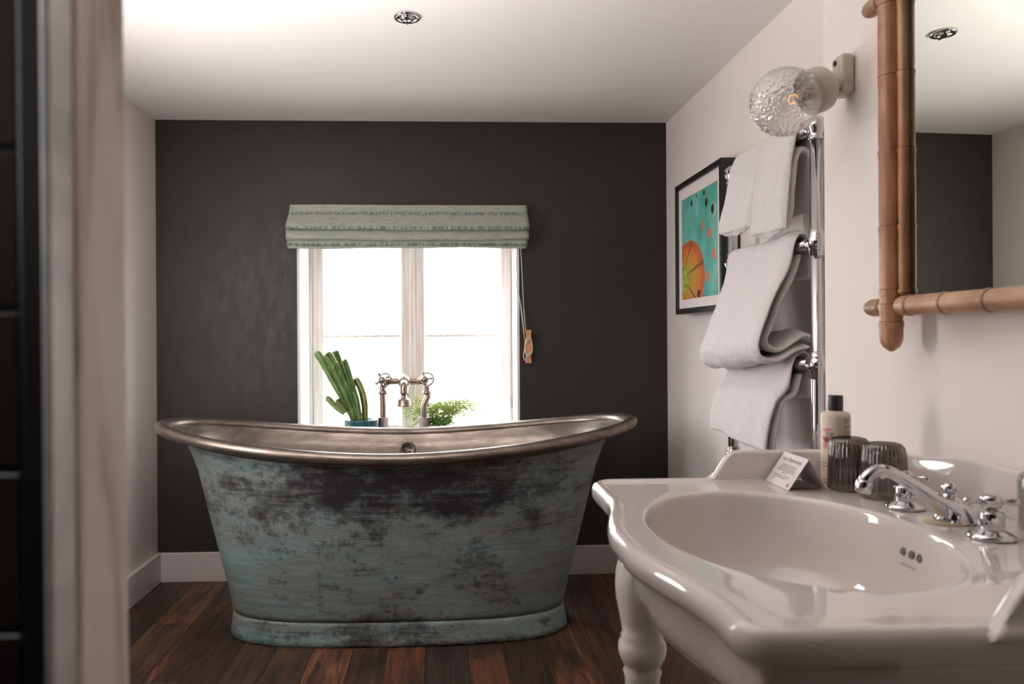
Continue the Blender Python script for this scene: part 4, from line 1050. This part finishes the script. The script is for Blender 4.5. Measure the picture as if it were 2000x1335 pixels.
so = gl.modifiers.new('glass_thickness', 'SOLIDIFY'); so.thickness = .0022; so.offset = -1
MB().tube([s0 + ax * .022, s0 + ax * .050], [.015, .014], 20).build('bulb_socket', M['porcelain'], lamp)
bu = MB().lathe([(.011, .048), (.013, .054), (.019, .066), (.020, .076), (.017, .086), (.008, .093), (.001, .094)], s0, ax, 24, cap0=False).build('bulb', M['pane'], lamp)
MB().tube([s0 + ax * .055, s0 + ax * .062 + Vector((0, 0, .008)), s0 + ax * .074 + Vector((0, 0, .009)), s0 + ax * .078, s0 + ax * .074 - Vector((0, 0, .009)), s0 + ax * .062 - Vector((0, 0, .008))], .0013, 6).build('filament', M['filament'], bu)

# ------------------------------------------------------------------ bamboo mirror
mn = Vector((-.999, -.043, 0)).normalized(); mu = Vector((.043, -.999, 0)).normalized()   # mu runs towards the camera
B0 = Vector((.822, 1.3495, 1.150)); ZTp = 1.716; MWid = .47
mir = thing('bamboo_mirror', 'wall mirror in a crossed brown bamboo pole frame above the sink', 'mirror', (B0.x, B0.y - .2, 1.15))
def mp_(u, z, n_=0): return Vector((B0.x, B0.y, 0)) + mu * u + mn * n_ + Vector((0, 0, z))
def pole(name, p0, p1, rad, nodes, mat, ends=(.6, .6)):
    d = (p1 - p0); L_ = d.length; d.normalize(); pts = []; rr_ = []; N_ = 90
    for i in range(N_ + 1):
        s_ = L_ * i / N_; e = min(s_ / (rad * ends[0] + 1e-6), (L_ - s_) / (rad * ends[1] + 1e-6))
        r_ = rad * (math.sqrt(max(.03, 1 - (1 - min(1, e)) ** 2)))
        for nd in nodes: r_ += .0016 * math.exp(-((s_ - nd * L_) / .0035) ** 2) - .0010 * math.exp(-((s_ - nd * L_ - .0075) / .004) ** 2)
        pts.append(p0 + d * s_); rr_.append(r_)
    o = MB().tube(pts, rr_, 26).build(name, mat, mir)
    for nd in nodes:
        c_ = p0 + d * (nd * L_ + .0042)
        MB().tube([c_ - d * .0009, c_ + d * .0009], rad + .0006, 26).build('node_ring', M['bamboo_node'], o)
    return o
zlow, zhigh = 1.069, 1.80
vn = [(z - zlow) / (zhigh - zlow) for z in (1.118, 1.150, 1.176, 1.290, 1.425, 1.560, 1.688)]
pole('upright_pole', mp_(0, zlow, .018), mp_(0, zhigh, .018), .0195, vn, M['bamboo'], (1.4, 1.4))
pole('upright_pole', mp_(MWid, zlow, .018), mp_(MWid, zhigh, .018), .0195, vn, M['bamboo'], (1.4, 1.4))
i0, i1 = 1.165, 1.705
iv = [(z - i0) / (i1 - i0) for z in (1.176, 1.290, 1.425, 1.560, 1.688)]
pole('inner_pole', mp_(.0295, i0, .012), mp_(.0295, i1, .012), .0098, iv, M['bamboo'])
pole('inner_pole', mp_(MWid - .0295, i0, .012), mp_(MWid - .0295, i1, .012), .0098, iv, M['bamboo'])
# level poles: far stub + main pole + near stub
for zc_, nm in ((1.150, 0), (ZTp, 1)):
    pole('level_pole', mp_(-.094, zc_ - .0, .006), mp_(-.012, zc_, .006), .0165, (.62,), M['bamboo2'], (1.6, .3))
    pole('level_pole', mp_(.016, zc_, .016), mp_(MWid - .016, zc_ + .0, .016), .0175, (.08, .28, .50, .72, .92), M['bamboo2'], (1.0, 1.0))
    pole('level_pole', mp_(MWid + .012, zc_, .006), mp_(MWid + .094, zc_, .006), .0165, (.38,), M['bamboo2'], (.3, 1.6))
q = [mp_(.020, 1.156, .004), mp_(MWid - .020, 1.156, .004), mp_(MWid - .020, 1.710, .004), mp_(.020, 1.710, .004)]
plate(q[0], q[1], q[2], q[3], .003).build('mirror_glass', M['mirror'], mir)
MB().rings([[p - mn * .0035 for p in q], [p - mn * .010 for p in q]], smooth=False).build('back_board', M['pale_wood'], mir)
MB().tube([mp_(MWid / 2, 1.70, -.008), Vector((XN - .001, mp_(MWid / 2, 0).y, 1.70))], .006, 10).build('wall_hook', M['nickel'], mir)
